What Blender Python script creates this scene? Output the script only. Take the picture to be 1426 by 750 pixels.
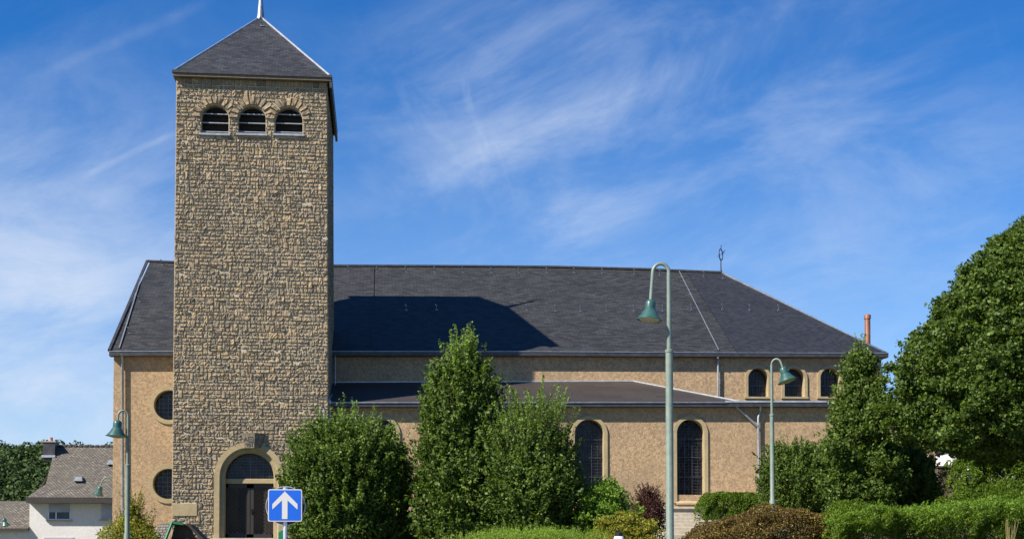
import bpy, bmesh, math, random
import numpy as np
from mathutils import Vector, Matrix
from mathutils.geometry import tessellate_polygon
random.seed(7); rng = np.random.default_rng(11)
for o in list(bpy.data.objects): bpy.data.objects.remove(o)
sc = bpy.context.scene; col = sc.collection

# ------------------------------------------------------------------ camera
CAMZ = 1.6; F = 1880.0; CX = 713.0; CY = 708.0
YAW = math.radians(5.56); PIT = math.atan(62 / F)
cam = bpy.data.objects.new('camera', bpy.data.cameras.new('camera')); col.objects.link(cam)
cam.location = (0, 0, CAMZ); cam.rotation_euler = (math.pi / 2 + PIT, 0, -YAW)
cam.data.sensor_width = 36; cam.data.lens = F / 1426 * 36; cam.data.shift_y = (CY - 375) / 1426
cam.data.clip_start = .1; cam.data.clip_end = 5000; sc.camera = cam

# ------------------------------------------------------------------ light
SUNDIR = Vector((1.85, 1.0, -1.85)).normalized()       # the way the light travels
EL = math.asin(-SUNDIR.z); AZ = math.atan2(-SUNDIR.x, -SUNDIR.y)
sun = bpy.data.objects.new('sun', bpy.data.lights.new('sun', 'SUN')); col.objects.link(sun)
sun.data.energy = 5.0; sun.data.angle = math.radians(.5); sun.data.color = (1, .93, .83)
sun.rotation_euler = SUNDIR.to_track_quat('-Z', 'Y').to_euler(); sun.location = (-60, -30, 60)
sc.view_settings.view_transform = 'Standard'; sc.view_settings.look = 'None'
sc.view_settings.exposure = 1.0; sc.view_settings.gamma = 1; sc.view_settings.use_curve_mapping = False

# pixel of the 1426x750 photograph -> direction / point on the plane Y = const
_F = np.array([math.sin(YAW) * math.cos(PIT), math.cos(YAW) * math.cos(PIT), math.sin(PIT)])
_R = np.array([math.cos(YAW), -math.sin(YAW), 0.0]); _U = np.cross(_R, _F)
def ray(x, y): return _F + _R * (x - CX) / F - _U * (y - CY) / F
def P(x, y, Y):
    r = ray(x, y); r = r * Y / r[1]; return Vector((r[0], r[1], r[2] + CAMZ))
def onplane(x, y, p0, n):
    r = Vector(ray(x, y)); c = Vector((0, 0, CAMZ)); return c + r * ((p0 - c).dot(n) / r.dot(n))

# ------------------------------------------------------------------ world
world = bpy.data.worlds.new('World'); sc.world = world; world.use_nodes = True
wn = world.node_tree.nodes; wl = world.node_tree.links; wn.clear()
class NT:
    def __init__(s, tree): s.t = tree; s.n = tree.nodes; s.l = tree.links
    def node(s, t, ins=None, **kw):
        n = s.n.new(t)
        for k, v in kw.items(): setattr(n, k, v)
        for k, v in (ins or {}).items(): s.set(n.inputs[k], v)
        return n
    def set(s, sock, v):
        if isinstance(v, bpy.types.NodeSocket): s.l.new(v, sock)
        else: sock.default_value = v
    def math(s, op, a, b=0.0, c=0.0, clamp=False):
        n = s.n.new('ShaderNodeMath'); n.operation = op; n.use_clamp = clamp
        s.set(n.inputs[0], a); s.set(n.inputs[1], b)
        if op in ('MULTIPLY_ADD',): s.set(n.inputs[2], c)
        return n.outputs[0]
    def vmath(s, op, a, b=(0, 0, 0), out=0):
        n = s.n.new('ShaderNodeVectorMath'); n.operation = op; s.set(n.inputs[0], a)
        if op == 'SCALE': s.set(n.inputs['Scale'], b)
        else: s.set(n.inputs[1], b)
        return n.outputs['Value'] if op == 'DOT_PRODUCT' else n.outputs[out]
    def mapr(s, v, a, b, c=0.0, d=1.0, smooth=True):
        n = s.n.new('ShaderNodeMapRange'); n.interpolation_type = 'SMOOTHSTEP' if smooth else 'LINEAR'; n.clamp = True
        for i, x in enumerate((v, a, b, c, d)): s.set(n.inputs[i], x)
        return n.outputs[0]
    def noise(s, vec, scale, detail=4, rough=.55, dist=0.0):
        n = s.n.new('ShaderNodeTexNoise'); s.set(n.inputs['Vector'], vec)
        n.inputs['Scale'].default_value = scale; n.inputs['Detail'].default_value = detail
        n.inputs['Roughness'].default_value = rough; n.inputs['Distortion'].default_value = dist
        return n.outputs[0]
    def mix(s, f, a, b, blend='MIX'):
        n = s.n.new('ShaderNodeMix'); n.data_type = 'RGBA'; n.blend_type = blend
        s.set(n.inputs[0], f); s.set(n.inputs[6], a); s.set(n.inputs[7], b); return n.outputs[2]
    def ramp(s, f, stops):
        n = s.n.new('ShaderNodeValToRGB'); e = n.color_ramp.elements
        while len(e) < len(stops): e.new(.5)
        for i, (p, c) in enumerate(stops): e[i].position = p; e[i].color = (*c, 1)
        s.set(n.inputs[0], f); return n.outputs[0]
W = NT(world.node_tree)
sky = W.node('ShaderNodeTexSky', sky_type='NISHITA', sun_disc=False, sun_elevation=EL, sun_rotation=AZ, air_density=1.0, dust_density=.05, ozone_density=3.0, altitude=300)
tc = W.node('ShaderNodeTexCoord').outputs['Generated']
hs = W.node('ShaderNodeHueSaturation', {'Saturation': 1.42, 'Value': 1.0, 'Color': sky.outputs[0]}).outputs[0]
skyc = W.mix(1.0, hs, (.80, 1.13, 1.44, 1), 'MULTIPLY')
def streakdir(x0, y0, x1, y1):
    a = Vector(ray(x0, y0)).normalized(); b = Vector(ray(x1, y1)).normalized(); return a, b
sa, sb = streakdir(200, 300, 1200, 0)
nrm = sa.cross(sb).normalized(); tan = (sb - sa).normalized(); dep = nrm.cross(tan)
xa = W.vmath('DOT_PRODUCT', tc, tuple(tan)); xb = W.vmath('DOT_PRODUCT', tc, tuple(nrm)); xc = W.vmath('DOT_PRODUCT', tc, tuple(dep))
cv = W.node('ShaderNodeCombineXYZ', {0: W.math('MULTIPLY', xa, 1.0), 1: W.math('MULTIPLY', xb, 2.3), 2: xc}).outputs[0]
n1 = W.noise(cv, 5.6, 10, .63, .4); n2 = W.noise(tc, 2.7, 3, .5, .4)
cv2 = W.node('ShaderNodeCombineXYZ', {0: W.math('MULTIPLY', xa, 5.0), 1: W.math('MULTIPLY', xb, 1.6), 2: xc}).outputs[0]
n3 = W.noise(cv2, 4.0, 8, .6, 1.3)
sepz = W.node('ShaderNodeSeparateXYZ', {0: tc}).outputs[2]
low = W.mapr(sepz, .06, .36, 1.0, 0.0)
c1 = W.math('MULTIPLY', W.mapr(n1, .36, .86), W.mapr(n2, .34, .66))
c2 = W.math('MULTIPLY', W.mapr(n3, .50, .85), .16)
cloud = W.math('ADD', c1, c2)
cloud = W.math('MULTIPLY', cloud, W.math('ADD', W.math('MULTIPLY', low, .34), .14))
def band(x0, y0, x1, y1, wd, amp, nlo=.35):
    global cloud
    a, b = streakdir(x0, y0, x1, y1); n = a.cross(b).normalized(); t = (b - a).normalized()
    wob = W.math('MULTIPLY', W.math('SUBTRACT', W.noise(tc, 9, 4), .5), wd * 1.6)
    d = W.math('ABSOLUTE', W.math('ADD', W.vmath('DOT_PRODUCT', tc, tuple(n)), wob))
    m = W.mapr(d, 0, wd, 1, 0); q = W.vmath('DOT_PRODUCT', tc, tuple(t)); ta = a.dot(t); tb = b.dot(t); e = (tb - ta) * .25
    m = W.math('MULTIPLY', m, W.math('MULTIPLY', W.mapr(q, ta, ta + e), W.mapr(q, tb - e, tb, 1, 0)))
    m = W.math('MULTIPLY', m, W.mapr(n1, nlo, .72, .25, 1)); cloud = W.math('ADD', cloud, W.math('MULTIPLY', m, amp))
def blob(x0, y0, rad, amp, lo=.36, hi=.72, nn=None):
    global cloud
    d = W.vmath('DOT_PRODUCT', tc, tuple(Vector(ray(x0, y0)).normalized()))
    m = W.mapr(d, math.cos(rad), math.cos(rad * .15)); m = W.math('MULTIPLY', m, W.mapr(nn or n1, lo, hi, .12, 1)); cloud = W.math('ADD', cloud, W.math('MULTIPLY', m, amp))
band(440, 320, 1210, -10, .016, .20, .45)
band(100, 252, 260, 176, .0035, .20, .3)
band(0, 130, 320, -10, .006, .10, .45)
band(600, 20, 730, 110, .006, .10, .5)
band(1000, 385, 1426, 300, .008, .12, .4)
blob(560, 330, .20, .20); blob(700, 200, .14, .12); blob(820, 40, .16, .10); blob(930, 320, .20, .16)
blob(60, 430, .19, .28, .25); blob(-20, 560, .18, .34, .2); blob(180, 330, .16, .10); blob(1150, 330, .22, .12)
blob(1050, 150, .24, .08); blob(640, 200, .07, .12, .5, .7, n3)
haz = W.mapr(sepz, .02, .34, .50, 0.03)
skyc = W.mix(haz, skyc, (5.4, 6.9, 9.6, 1))
cloud = W.math('MINIMUM', W.math('MULTIPLY', cloud, .82), .8)
skyc = W.mix(cloud, skyc, (7.3, 8.2, 9.6, 1))
bg = W.node('ShaderNodeBackground', {'Color': skyc, 'Strength': .05})
W.l.new(bg.outputs[0], W.node('ShaderNodeOutputWorld').inputs[0])

# ------------------------------------------------------------------ helpers
class MB:
    def __init__(s): s.v = []; s.f = []; s.m = []; s.uv = []
    def face(s, pts, uv=None, m=0):
        i = len(s.v); s.v += [tuple(p) for p in pts]; s.f.append(tuple(range(i, i + len(pts)))); s.m.append(m)
        s.uv += list(uv) if uv else [(0, 0)] * len(pts); return s
    def box(s, x0, x1, y0, y1, z0, z1):
        c = [(x, y, z) for x in (x0, x1) for y in (y0, y1) for z in (z0, z1)]
        for q in ((0, 1, 3, 2), (4, 6, 7, 5), (0, 4, 5, 1), (2, 3, 7, 6), (0, 2, 6, 4), (1, 5, 7, 3)): s.face([c[k] for k in q])
        return s
    def hexa(s, a, b):      # two quads (lists of 4 points) joined
        a = [Vector(p) for p in a]; b = [Vector(p) for p in b]
        s.face(a[::-1]); s.face(b)
        for k in range(4): s.face([a[k], a[(k + 1) % 4], b[(k + 1) % 4], b[k]])
        return s
    def bar(s, p, q, w=.03, h=None):
        p = Vector(p); q = Vector(q); d = (q - p).normalized(); h = h or w
        u = d.cross(Vector((0, 0, 1)));  u = u.normalized() if u.length > 1e-3 else Vector((1, 0, 0)); v = u.cross(d)
        r = [u * (-w / 2) + v * (-h / 2), u * (w / 2) + v * (-h / 2), u * (w / 2) + v * (h / 2), u * (-w / 2) + v * (h / 2)]
        return s.hexa([p + k for k in r], [q + k for k in r])
    def tube(s, pts, r, n=14, caps=True):
        pts = [Vector(p) for p in pts]; rr = r if isinstance(r, (list, tuple)) else [r] * len(pts); rings = []
        base = len(s.v); prev = None
        for i, p in enumerate(pts):
            d = (pts[min(i + 1, len(pts) - 1)] - pts[max(i - 1, 0)]).normalized()
            if prev is None:
                u = d.cross(Vector((0, 1, 0))); u = u.normalized() if u.length > .1 else d.cross(Vector((1, 0, 0))).normalized()
            else: u = (prev - d * prev.dot(d)).normalized()
            prev = u; v = d.cross(u)
            s.v += [tuple(p + (u * math.cos(a) + v * math.sin(a)) * rr[i]) for a in [2 * math.pi * k / n for k in range(n)]]
        for i in range(len(pts) - 1):
            for k in range(n):
                a = base + i * n + k; b = base + i * n + (k + 1) % n
                s.f.append((a, b, b + n, a + n)); s.m.append(0); s.uv += [(0, 0)] * 4
        if caps:
            s.f.append(tuple(base + k for k in range(n))[::-1]); s.m.append(0); s.uv += [(0, 0)] * n
            e = base + (len(pts) - 1) * n; s.f.append(tuple(e + k for k in range(n))); s.m.append(0); s.uv += [(0, 0)] * n
        return s
    def lathe(s, c, prof, n=24, rot=None):
        c = Vector(c); base = len(s.v); rot = rot or Matrix.Identity(3)
        for r, z in prof:
            for k in range(n):
                a = 2 * math.pi * k / n; s.v.append(tuple(c + rot @ Vector((r * math.cos(a), r * math.sin(a), z))))
        for i in range(len(prof) - 1):
            for k in range(n):
                a = base + i * n + k; b = base + i * n + (k + 1) % n
                s.f.append((a, b, b + n, a + n)); s.m.append(0); s.uv += [(0, 0)] * 4
        return s
    def build(s, name, mat, parent=None, smooth=False, bevel=0, kind=None):
        me = bpy.data.meshes.new(name); me.from_pydata(s.v, [], s.f)
        mats = mat if isinstance(mat, (list, tuple)) else [mat]
        for m in mats: me.materials.append(m)
        if len(mats) > 1: me.polygons.foreach_set('material_index', s.m)
        uvl = me.uv_layers.new(name='uv'); uvl.data.foreach_set('uv', [c for p in s.uv for c in p])
        if smooth is True: me.polygons.foreach_set('use_smooth', [True] * len(me.polygons))
        me.update(); o = bpy.data.objects.new(name, me); col.objects.link(o)
        if smooth == 'auto':
            bm = bmesh.new(); bm.from_mesh(me)
            for f in bm.faces: f.smooth = True
            for e in bm.edges: e.smooth = not (len(e.link_faces) == 2 and e.calc_face_angle(0) > .6)
            bm.to_mesh(me); bm.free()
        if bevel:
            bm = bmesh.new(); bm.from_mesh(me); bmesh.ops.remove_doubles(bm, verts=bm.verts, dist=1e-4)
            bm.to_mesh(me); bm.free()
            b = o.modifiers.new('b', 'BEVEL'); b.width = bevel; b.segments = 2; b.limit_method = 'ANGLE'
        if parent is not None: setparent(o, parent)
        if kind: o['kind'] = kind
        return o
def wloc(o):
    v = Vector((0, 0, 0))
    while o is not None: v = v + (o.location if o.type == 'EMPTY' else Vector((0, 0, 0))); o = o.parent
    return v
def setparent(o, p):
    o.parent = p
    if p.type == 'EMPTY': o.matrix_parent_inverse = Matrix.Translation(-wloc(p))
def thing(name, loc, label, cat, group=None):
    o = bpy.data.objects.new(name, None); col.objects.link(o); o.location = loc; o.empty_display_size = .3
    o['label'] = label; o['category'] = cat
    if group: o['group'] = group
    return o
def tag(o, label, cat, group=None):
    o['label'] = label; o['category'] = cat
    if group: o['group'] = group
    return o

# ------------------------------------------------------------------ materials
def mat(name, base, rough=.8, metal=0.0, spec=.5, fn=None):
    m = bpy.data.materials.new(name); m.use_nodes = True; t = NT(m.node_tree); t.n.clear()
    b = t.node('ShaderNodeBsdfPrincipled', {'Base Color': (*base, 1), 'Roughness': rough, 'Metallic': metal, 'Specular IOR Level': spec})
    out = t.node('ShaderNodeOutputMaterial'); t.l.new(b.outputs[0], out.inputs[0])
    if fn: fn(t, b, out)
    return m
def bump(t, b, h, strength, dist, prev=None):
    n = t.node('ShaderNodeBump', {'Height': h, 'Strength': strength, 'Distance': dist})
    if prev: t.l.new(prev, n.inputs['Normal'])
    t.l.new(n.outputs[0], b.inputs['Normal']); return n.outputs[0]
def OC(t): return t.node('ShaderNodeTexCoord').outputs['Object']
def speck(c0, c1, scale, bs=.3, bd=.01, big=.5, sc2=1.2):
    def fn(t, b, out):
        v = OC(t); n = t.noise(v, scale, 5); n2 = t.noise(v, sc2, 4, .6)
        c = t.mix(t.mapr(n, .3, .7), (*c0, 1), (*c1, 1)); c = t.mix(t.mapr(n2, .35, .75, 0, big), c, (*[x * .62 for x in c0], 1))
        t.set(b.inputs['Base Color'], c); bump(t, b, n, bs, bd)
    return fn
def f_stone(t, b, out):
    g = t.node('ShaderNodeNewGeometry'); r = g.outputs['Random Per Island']; v = OC(t)
    c = t.ramp(r, [(0, (.17, .14, .105)), (.15, (.33, .26, .17)), (.35, (.42, .325, .20)), (.5, (.29, .245, .18)), (.65, (.45, .34, .195)), (.8, (.26, .205, .145)), (.9, (.46, .37, .25)), (1, (.19, .165, .135))])
    n = t.noise(v, 9, 6, .65); n2 = t.noise(v, .55, 4, .6)
    c = t.mix(1.0, c, (.82, .78, .70, 1), 'MULTIPLY'); vs = t.node('ShaderNodeMapping', {'Vector': v, 'Scale': (2.2, 2.2, .22)}).outputs[0]; c = t.mix(t.mapr(t.noise(vs, 1.4, 4, .6), .5, .8, 0, .5), c, (.13, .11, .085, 1)); c = t.mix(t.mapr(n, .3, .75, 0, .55), c, (.15, .12, .085, 1))
    c = t.mix(t.mapr(n2, .42, .72, 0, .38), c, (.19, .165, .125, 1))
    t.set(b.inputs['Base Color'], c); bump(t, b, t.noise(v, 28, 5, .7), .8, .03)
M = {}
M['stone'] = mat('rubble sandstone', (.4, .32, .2), .92, fn=f_stone)
M['mortar'] = mat('lime mortar', (.5, .43, .31), .95, fn=speck((.50, .43, .31), (.38, .32, .23), 14, .4, .01, .4))
M['ashlar'] = mat('dressed sandstone', (.5, .38, .22), .85, fn=speck((.38, .30, .165), (.31, .24, .13), 6, .25, .01, .5, 1.6))
M['keystone'] = mat('weathered dark sandstone', (.13, .115, .09), .9, fn=speck((.22, .19, .14), (.08, .07, .055), 7, .5, .02, .6, 3))
M['engraving'] = mat('engraved letters', (.05, .04, .03), .9)
def f_render(t, b, out):
    v = OC(t); n = t.noise(v, 9.5, 6, .9); n1 = t.noise(v, 40, 2, .6); n2 = t.noise(v, .6, 5, .62)
    sp = t.node('ShaderNodeMapping', {'Vector': v, 'Scale': (3.0, 1, .5)}).outputs[0]; n3 = t.noise(sp, 1.3, 4)
    c = t.mix(t.mapr(n, .38, .60), (.235, .15, .08, 1), (.52, .36, .20, 1))
    c = t.mix(t.mapr(n1, .45, .7, 0, .4), c, (.52, .39, .25, 1))
    c = t.mix(t.mapr(n2, .42, .7, 0, .5), c, (.27, .20, .13, 1))
    c = t.mix(t.mapr(n3, .5, .78, 0, .38), c, (.22, .18, .135, 1))
    t.set(b.inputs['Base Color'], c)
    p = bump(t, b, n, .9, .045); bump(t, b, n1, .6, .012, p)
M['render'] = mat('roughcast render', (.5, .36, .22), .95, fn=f_render)
def slate(name, ca, cb, cl, bw=.32, bh=.16, streak=.5):
    def fn(t, b, out):
        uv = t.node('ShaderNodeUVMap', uv_map='uv').outputs[0]
        br = t.node('ShaderNodeTexBrick', {'Vector': uv, 'Color1': (0, 0, 0, 1), 'Color2': (1, 1, 1, 1), 'Mortar': (0, 0, 0, 1), 'Scale': 1.0, 'Mortar Size': .012, 'Mortar Smooth': .2, 'Bias': 0.0, 'Brick Width': bw, 'Row Height': bh}, offset=.5)
        n2 = t.noise(uv, .35, 4, .6)
        st = t.node('ShaderNodeMapping', {'Vector': uv, 'Scale': (1.6, 10.0, 1)}).outputs[0]; n3 = t.noise(st, 1.2, 4, .6)
        c = t.mix(br.outputs[0], (*ca, 1), (*cb, 1))
        c = t.mix(t.math('MULTIPLY', t.mapr(n3, .57, .70, 0, 1), streak), c, (*cl, 1))
        c = t.mix(t.mapr(n2, .4, .7, 0, .35), c, (*[x * .7 for x in ca], 1))
        c = t.mix(t.math('MULTIPLY', br.outputs[1], .75), c, (.012, .012, .014, 1))
        t.set(b.inputs['Base Color'], c)
        sep = t.node('ShaderNodeSeparateXYZ', {0: uv}).outputs[1]
        fr = t.math('FRACT', t.math('DIVIDE', sep, bh))
        h = t.math('ADD', t.math('MULTIPLY', fr, -1.0), t.math('MULTIPLY', br.outputs[0], .5))
        bump(t, b, h, .7, .012)
    return mat(name, ca, .62, fn=fn, spec=.3)
M['slate'] = slate('old roof slate', (.015, .016, .017), (.040, .041, .041), (.13, .12, .09), .36, .17, .5)
M['slate_dark'] = slate('newer dark slate', (.012, .013, .018), (.028, .031, .037), (.05, .048, .046), .22, .14, .3)
M['slate_tower'] = slate('tower slate', (.014, .016, .021), (.040, .043, .050), (.08, .075, .07), .26, .13, .3)
M['bitumen'] = slate('lean-to roofing', (.036, .029, .026), (.046, .038, .033), (.07, .055, .045), 1.6, .5, .3)
M['zinc'] = mat('grey zinc', (.32, .35, .38), .45, .6, fn=speck((.36, .39, .42), (.24, .26, .29), 5, .1, .004, .3))
M['gutter'] = mat('dark gutter metal', (.06, .06, .065), .5, .4, fn=speck((.07, .07, .075), (.04, .04, .045), 4, .1, .003, .3))
M['flash'] = mat('pale lead flashing', (.60, .62, .64), .4, .3, fn=speck((.46, .48, .50), (.32, .34, .36), 5, .1, .004, .3))
M['soffit'] = mat('soffit board', (.16, .12, .085), .8, fn=speck((.17, .13, .09), (.11, .085, .06), 8, .1, .003, .3))
M['louvre'] = mat('belfry louvre slate', (.3, .31, .33), .45, fn=speck((.34, .36, .39), (.24, .25, .27), 6, .1, .003, .4))
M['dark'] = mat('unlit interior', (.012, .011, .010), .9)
def f_glass(t, b, out):
    v = OC(t)
    vo = t.node('ShaderNodeTexVoronoi', {'Vector': v, 'Scale': 7.0})
    n = t.noise(v, 3, 3); c = t.mix(t.mapr(n, .4, .65), (.010, .012, .018, 1), (.042, .042, .050, 1))  # paler grey patches put reflections into the pane colour
    c = t.mix(.35, c, vo.outputs['Color'], 'MULTIPLY'); t.set(b.inputs['Base Color'], c); bump(t, b, t.noise(v, 9, 2), .6, .03)
M['glass'] = mat('leaded glass', (.02, .022, .03), .16, 0, .3, fn=f_glass)
M['lead'] = mat('lead cames', (.13, .135, .15), .5, .4, fn=speck((.08, .083, .088), (.035, .037, .04), 9, .1, .002, .3))
M['grille'] = mat('grille bars', (.20, .21, .24), .5, .5, fn=speck((.14, .145, .16), (.08, .083, .09), 9, .1, .002, .3))
def f_wood(t, b, out):
    v = OC(t); s = t.node('ShaderNodeMapping', {'Vector': v, 'Scale': (6, 6, 1.2)}).outputs[0]
    n = t.noise(s, 6, 5, .6); t.set(b.inputs['Base Color'], t.mix(n, (.016, .012, .010, 1), (.040, .030, .025, 1))); bump(t, b, n, .3, .004)
M['wood'] = mat('dark oak boards', (.05, .04, .03), .5, fn=f_wood)
M['iron'] = mat('black iron', (.02, .02, .022), .5, .6, fn=speck((.03, .03, .032), (.012, .012, .013), 9, .2, .003))
M['copper'] = mat('copper pipe', (.60, .26, .16), .5, .6, fn=speck((.42, .18, .11), (.28, .12, .075), 5, .1, .003, .3, 3))
M['pole'] = mat('grey green paint', (.16, .21, .17), .45, fn=speck((.17, .215, .175), (.13, .17, .14), 7, .05, .002, .25, 2))
M['teal'] = mat('dark green enamel', (.025, .09, .08), .35, fn=speck((.03, .095, .082), (.022, .07, .062), 6, .05, .002, .3, 3))
M['lens'] = mat('dusty lamp inside', (.42, .36, .24), .5, fn=speck((.46, .40, .28), (.30, .24, .15), 12, .1, .003))
M['sign_white'] = mat('white reflective sheet', (.50, .50, .48), .4)
M['sign_blue'] = mat('blue sign sheet', (.008, .10, .52), .35, fn=speck((.008, .105, .54), (.007, .09, .49), 3, .02, .001, .1))
M['sign_back'] = mat('dark sign back', (.035, .04, .042), .55, .3, fn=speck((.04, .045, .047), (.025, .028, .03), 6, .1, .002))
M['galv'] = mat('galvanised post', (.55, .57, .60), .4, .5, fn=speck((.60, .62, .65), (.45, .47, .50), 8, .1, .002, .2))
M['plaster'] = mat('white house plaster', (.5, .48, .45), .9, fn=speck((.64, .62, .59), (.56, .54, .51), 6, .2, .006, .25, .5))
M['fascia'] = mat('dark brown fascia', (.035, .027, .023), .6, fn=speck((.04, .03, .025), (.025, .02, .017), 6, .1, .002))
M['shutter'] = mat('pale roller shutter', (.34, .36, .42), .6, fn=speck((.36, .38, .44), (.30, .32, .37), 3, .05, .002))
M['winglass'] = mat('house window glass', (.05, .08, .12), .1, 0, .25, fn=speck((.05, .08, .12), (.02, .03, .05), 1.5, 0, .001))
M['frame'] = mat('white window frame', (.7, .7, .7), .5)
def f_scale(t, b, out):
    uv = t.node('ShaderNodeUVMap', uv_map='uv').outputs[0]
    br = t.node('ShaderNodeTexBrick', {'Vector': uv, 'Color1': (0, 0, 0, 1), 'Color2': (1, 1, 1, 1), 'Mortar': (0, 0, 0, 1), 'Scale': 1.0, 'Mortar Size': .03, 'Mortar Smooth': .2, 'Brick Width': .22, 'Row Height': .15}, offset=.5)
    c = t.ramp(br.outputs[0], [(0, (.075, .066, .055)), (.4, (.13, .112, .09)), (.75, (.165, .145, .115)), (1, (.24, .215, .18))])
    c = t.mix(t.mapr(t.noise(uv, .5, 4), .4, .7, 0, .5), c, (.13, .12, .085, 1)); c = t.mix(t.math('MULTIPLY', br.outputs[1], .8), c, (.03, .026, .02, 1))
    t.set(b.inputs['Base Color'], c); bump(t, b, t.math('ADD', br.outputs[0], t.noise(uv, 12, 3)), .6, .03)
M['housetile'] = mat('lichen grey house tiles', (.2, .17, .13), .85, fn=f_scale)
M['rooftile_pink'] = mat('faded pink roof', (.38, .27, .24), .8, fn=speck((.42, .31, .28), (.30, .22, .20), 4, .2, .01))
M['concrete'] = mat('pale stone slab', (.42, .37, .29), .9, fn=speck((.46, .41, .32), (.34, .30, .23), 7, .3, .01, .5, 2))
M['green_paint'] = mat('green painted board', (.012, .17, .085), .4, fn=speck((.014, .18, .09), (.01, .13, .07), 8, .05, .002))
M['brown_wood'] = mat('brown shelter boards', (.09, .06, .045), .8, fn=speck((.11, .07, .05), (.06, .042, .032), 9, .2, .005))
M['white_plastic'] = mat('white painted metal', (.75, .75, .77), .4)
M['orange'] = mat('orange marker', (.7, .16, .04), .5)
M['bark'] = mat('grey brown bark', (.10, .075, .05), .95, fn=speck((.12, .09, .06), (.06, .045, .03), 14, .6, .02))
M['asphalt'] = mat('asphalt', (.05, .05, .052), .9, fn=speck((.058, .058, .06), (.04, .04, .042), 60, .3, .005, .3, .6))
M['paving'] = mat('concrete paving', (.27, .26, .24), .9, fn=speck((.29, .28, .26), (.23, .22, .205), 18, .3, .005, .3, .8))
M['ground'] = mat('soil and mown grass', (.06, .08, .03), .95, fn=speck((.055, .085, .025), (.10, .085, .05), 3, .5, .04, .5, .4))
def leafmat(name, cols, trans=.3, rough=.55, spec=.22):
    m = bpy.data.materials.new(name); m.use_nodes = True; t = NT(m.node_tree); t.n.clear()
    g = t.node('ShaderNodeNewGeometry'); n = len(cols)
    c = t.ramp(g.outputs['Random Per Island'], [(i / (n - 1), k) for i, k in enumerate(cols)])
    c = t.mix(t.mapr(t.noise(OC(t), 1.3, 3), .4, .65, 0, .35), c, (*[x * .7 for x in cols[0]], 1))
    b = t.node('ShaderNodeBsdfPrincipled', {'Base Color': c, 'Roughness': rough, 'Specular IOR Level': spec})
    tr = t.node('ShaderNodeBsdfTranslucent', {'Color': t.mix(1.0, c, (1.5, 1.6, .6, 1), 'MULTIPLY')})
    mx = t.node('ShaderNodeMixShader', {0: trans}); t.l.new(b.outputs[0], mx.inputs[1]); t.l.new(tr.outputs[0], mx.inputs[2])
    o = t.node('ShaderNodeOutputMaterial'); t.l.new(mx.outputs[0], o.inputs[0]); return m
M['hornbeam'] = leafmat('hornbeam leaves', [(.040, .070, .012), (.062, .105, .016), (.09, .145, .022), (.15, .20, .04)])
M['hornbeam_fresh'] = leafmat('fresh shoot leaves', [(.085, .15, .022), (.13, .21, .035), (.17, .26, .05)], .35)
M['linden'] = leafmat('broad tree leaves', [(.034, .062, .010), (.055, .095, .014), (.085, .135, .02), (.14, .195, .035)])
M['lime_leaf'] = leafmat('light green shrub leaves', [(.10, .18, .020), (.14, .24, .03), (.19, .30, .045)], .35)
M['box_leaf'] = leafmat('bright hedge leaves', [(.05, .10, .008), (.09, .155, .012), (.16, .22, .02)], .35)
M['yellow_leaf'] = leafmat('yellow green leaves', [(.12, .15, .018), (.20, .20, .025), (.30, .24, .03), (.16, .22, .03)], .35)
M['purple_leaf'] = leafmat('dark purple leaves', [(.035, .014, .014), (.07, .025, .022), (.12, .05, .035)], .2)
M['brown_leaf'] = leafmat('brown and ochre leaves', [(.045, .024, .014), (.08, .045, .02), (.22, .17, .03), (.10, .055, .022), (.07, .05, .018), (.36, .28, .05)], .25)
M['needle'] = leafmat('lime conifer sprays', [(.12, .20, .02), (.18, .27, .03), (.24, .33, .05)], .3)
M['straw'] = leafmat('dry straw blades', [(.40, .32, .12), (.50, .42, .18)], .3)
M['forest'] = leafmat('forest leaves', [(.028, .052, .016), (.045, .078, .022), (.075, .11, .03)], .15, .7, .2)

# ------------------------------------------------------------------ ground
def sstep(x, a, b):
    t = np.clip((x - a) / (b - a), 0, 1); return t * t * (3 - 2 * t)
def ground_z(x, y):
    x = np.asarray(x, float); y = np.asarray(y, float)
    plat = 1.75 + .35 * sstep(y, 40, 54) + (.95 + .1 * sstep(y, 40, 54)) * sstep(x - .25 * y, .2, 1.4)
    z = plat * sstep(y, 26, 40)
    z = z * (1 - sstep(x, -14, -24) * 0) * sstep(x, -26, -16)
    z = z * (1 - sstep(y, 84, 110))
    return z
gx = np.concatenate([np.linspace(-1500, -60, 20), np.arange(-58, 60, 1.0), np.linspace(62, 1500, 20)])
gy = np.concatenate([np.linspace(-300, -6, 12), np.arange(-5, 112, 1.0), np.linspace(115, 2500, 24)])
GX, GY = np.meshgrid(gx, gy); GZ = ground_z(GX, GY)
g = MB(); nx = len(gx); g.v = [tuple(p) for p in np.stack([GX.ravel(), GY.ravel(), GZ.ravel() - .01], 1)]
for j in range(len(gy) - 1):
    for i in range(nx - 1):
        a = j * nx + i; g.f.append((a, a + 1, a + nx + 1, a + nx)); g.m.append(0); g.uv += [(0, 0)] * 4
g.build('ground', M['ground'], smooth=True, kind='structure')
MB().box(-200, 200, 6, 15, -.3, .004).build('road', M['asphalt'], kind='structure')
pv = MB().box(-200, 200, 15.002, 18.5, -.3, .12).build('pavement', M['paving'], kind='structure')
MB().box(-200, 200, -4, 5.998, -.3, .12).build('pavement', M['paving'], kind='structure')
MB().box(-200, 200, 18.502, 25.5, -.3, .006).build('path', M['paving'], kind='structure')

# ------------------------------------------------------------------ CHURCH
YT = 56.0; YN = 61.0; YA = 56.9; YR = 71.0; YB = 63.0
church = thing('church', (-5.3, 56, 2.2), 'church with tall stone bell tower, ochre roughcast nave and dark slate roofs', 'church')

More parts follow.
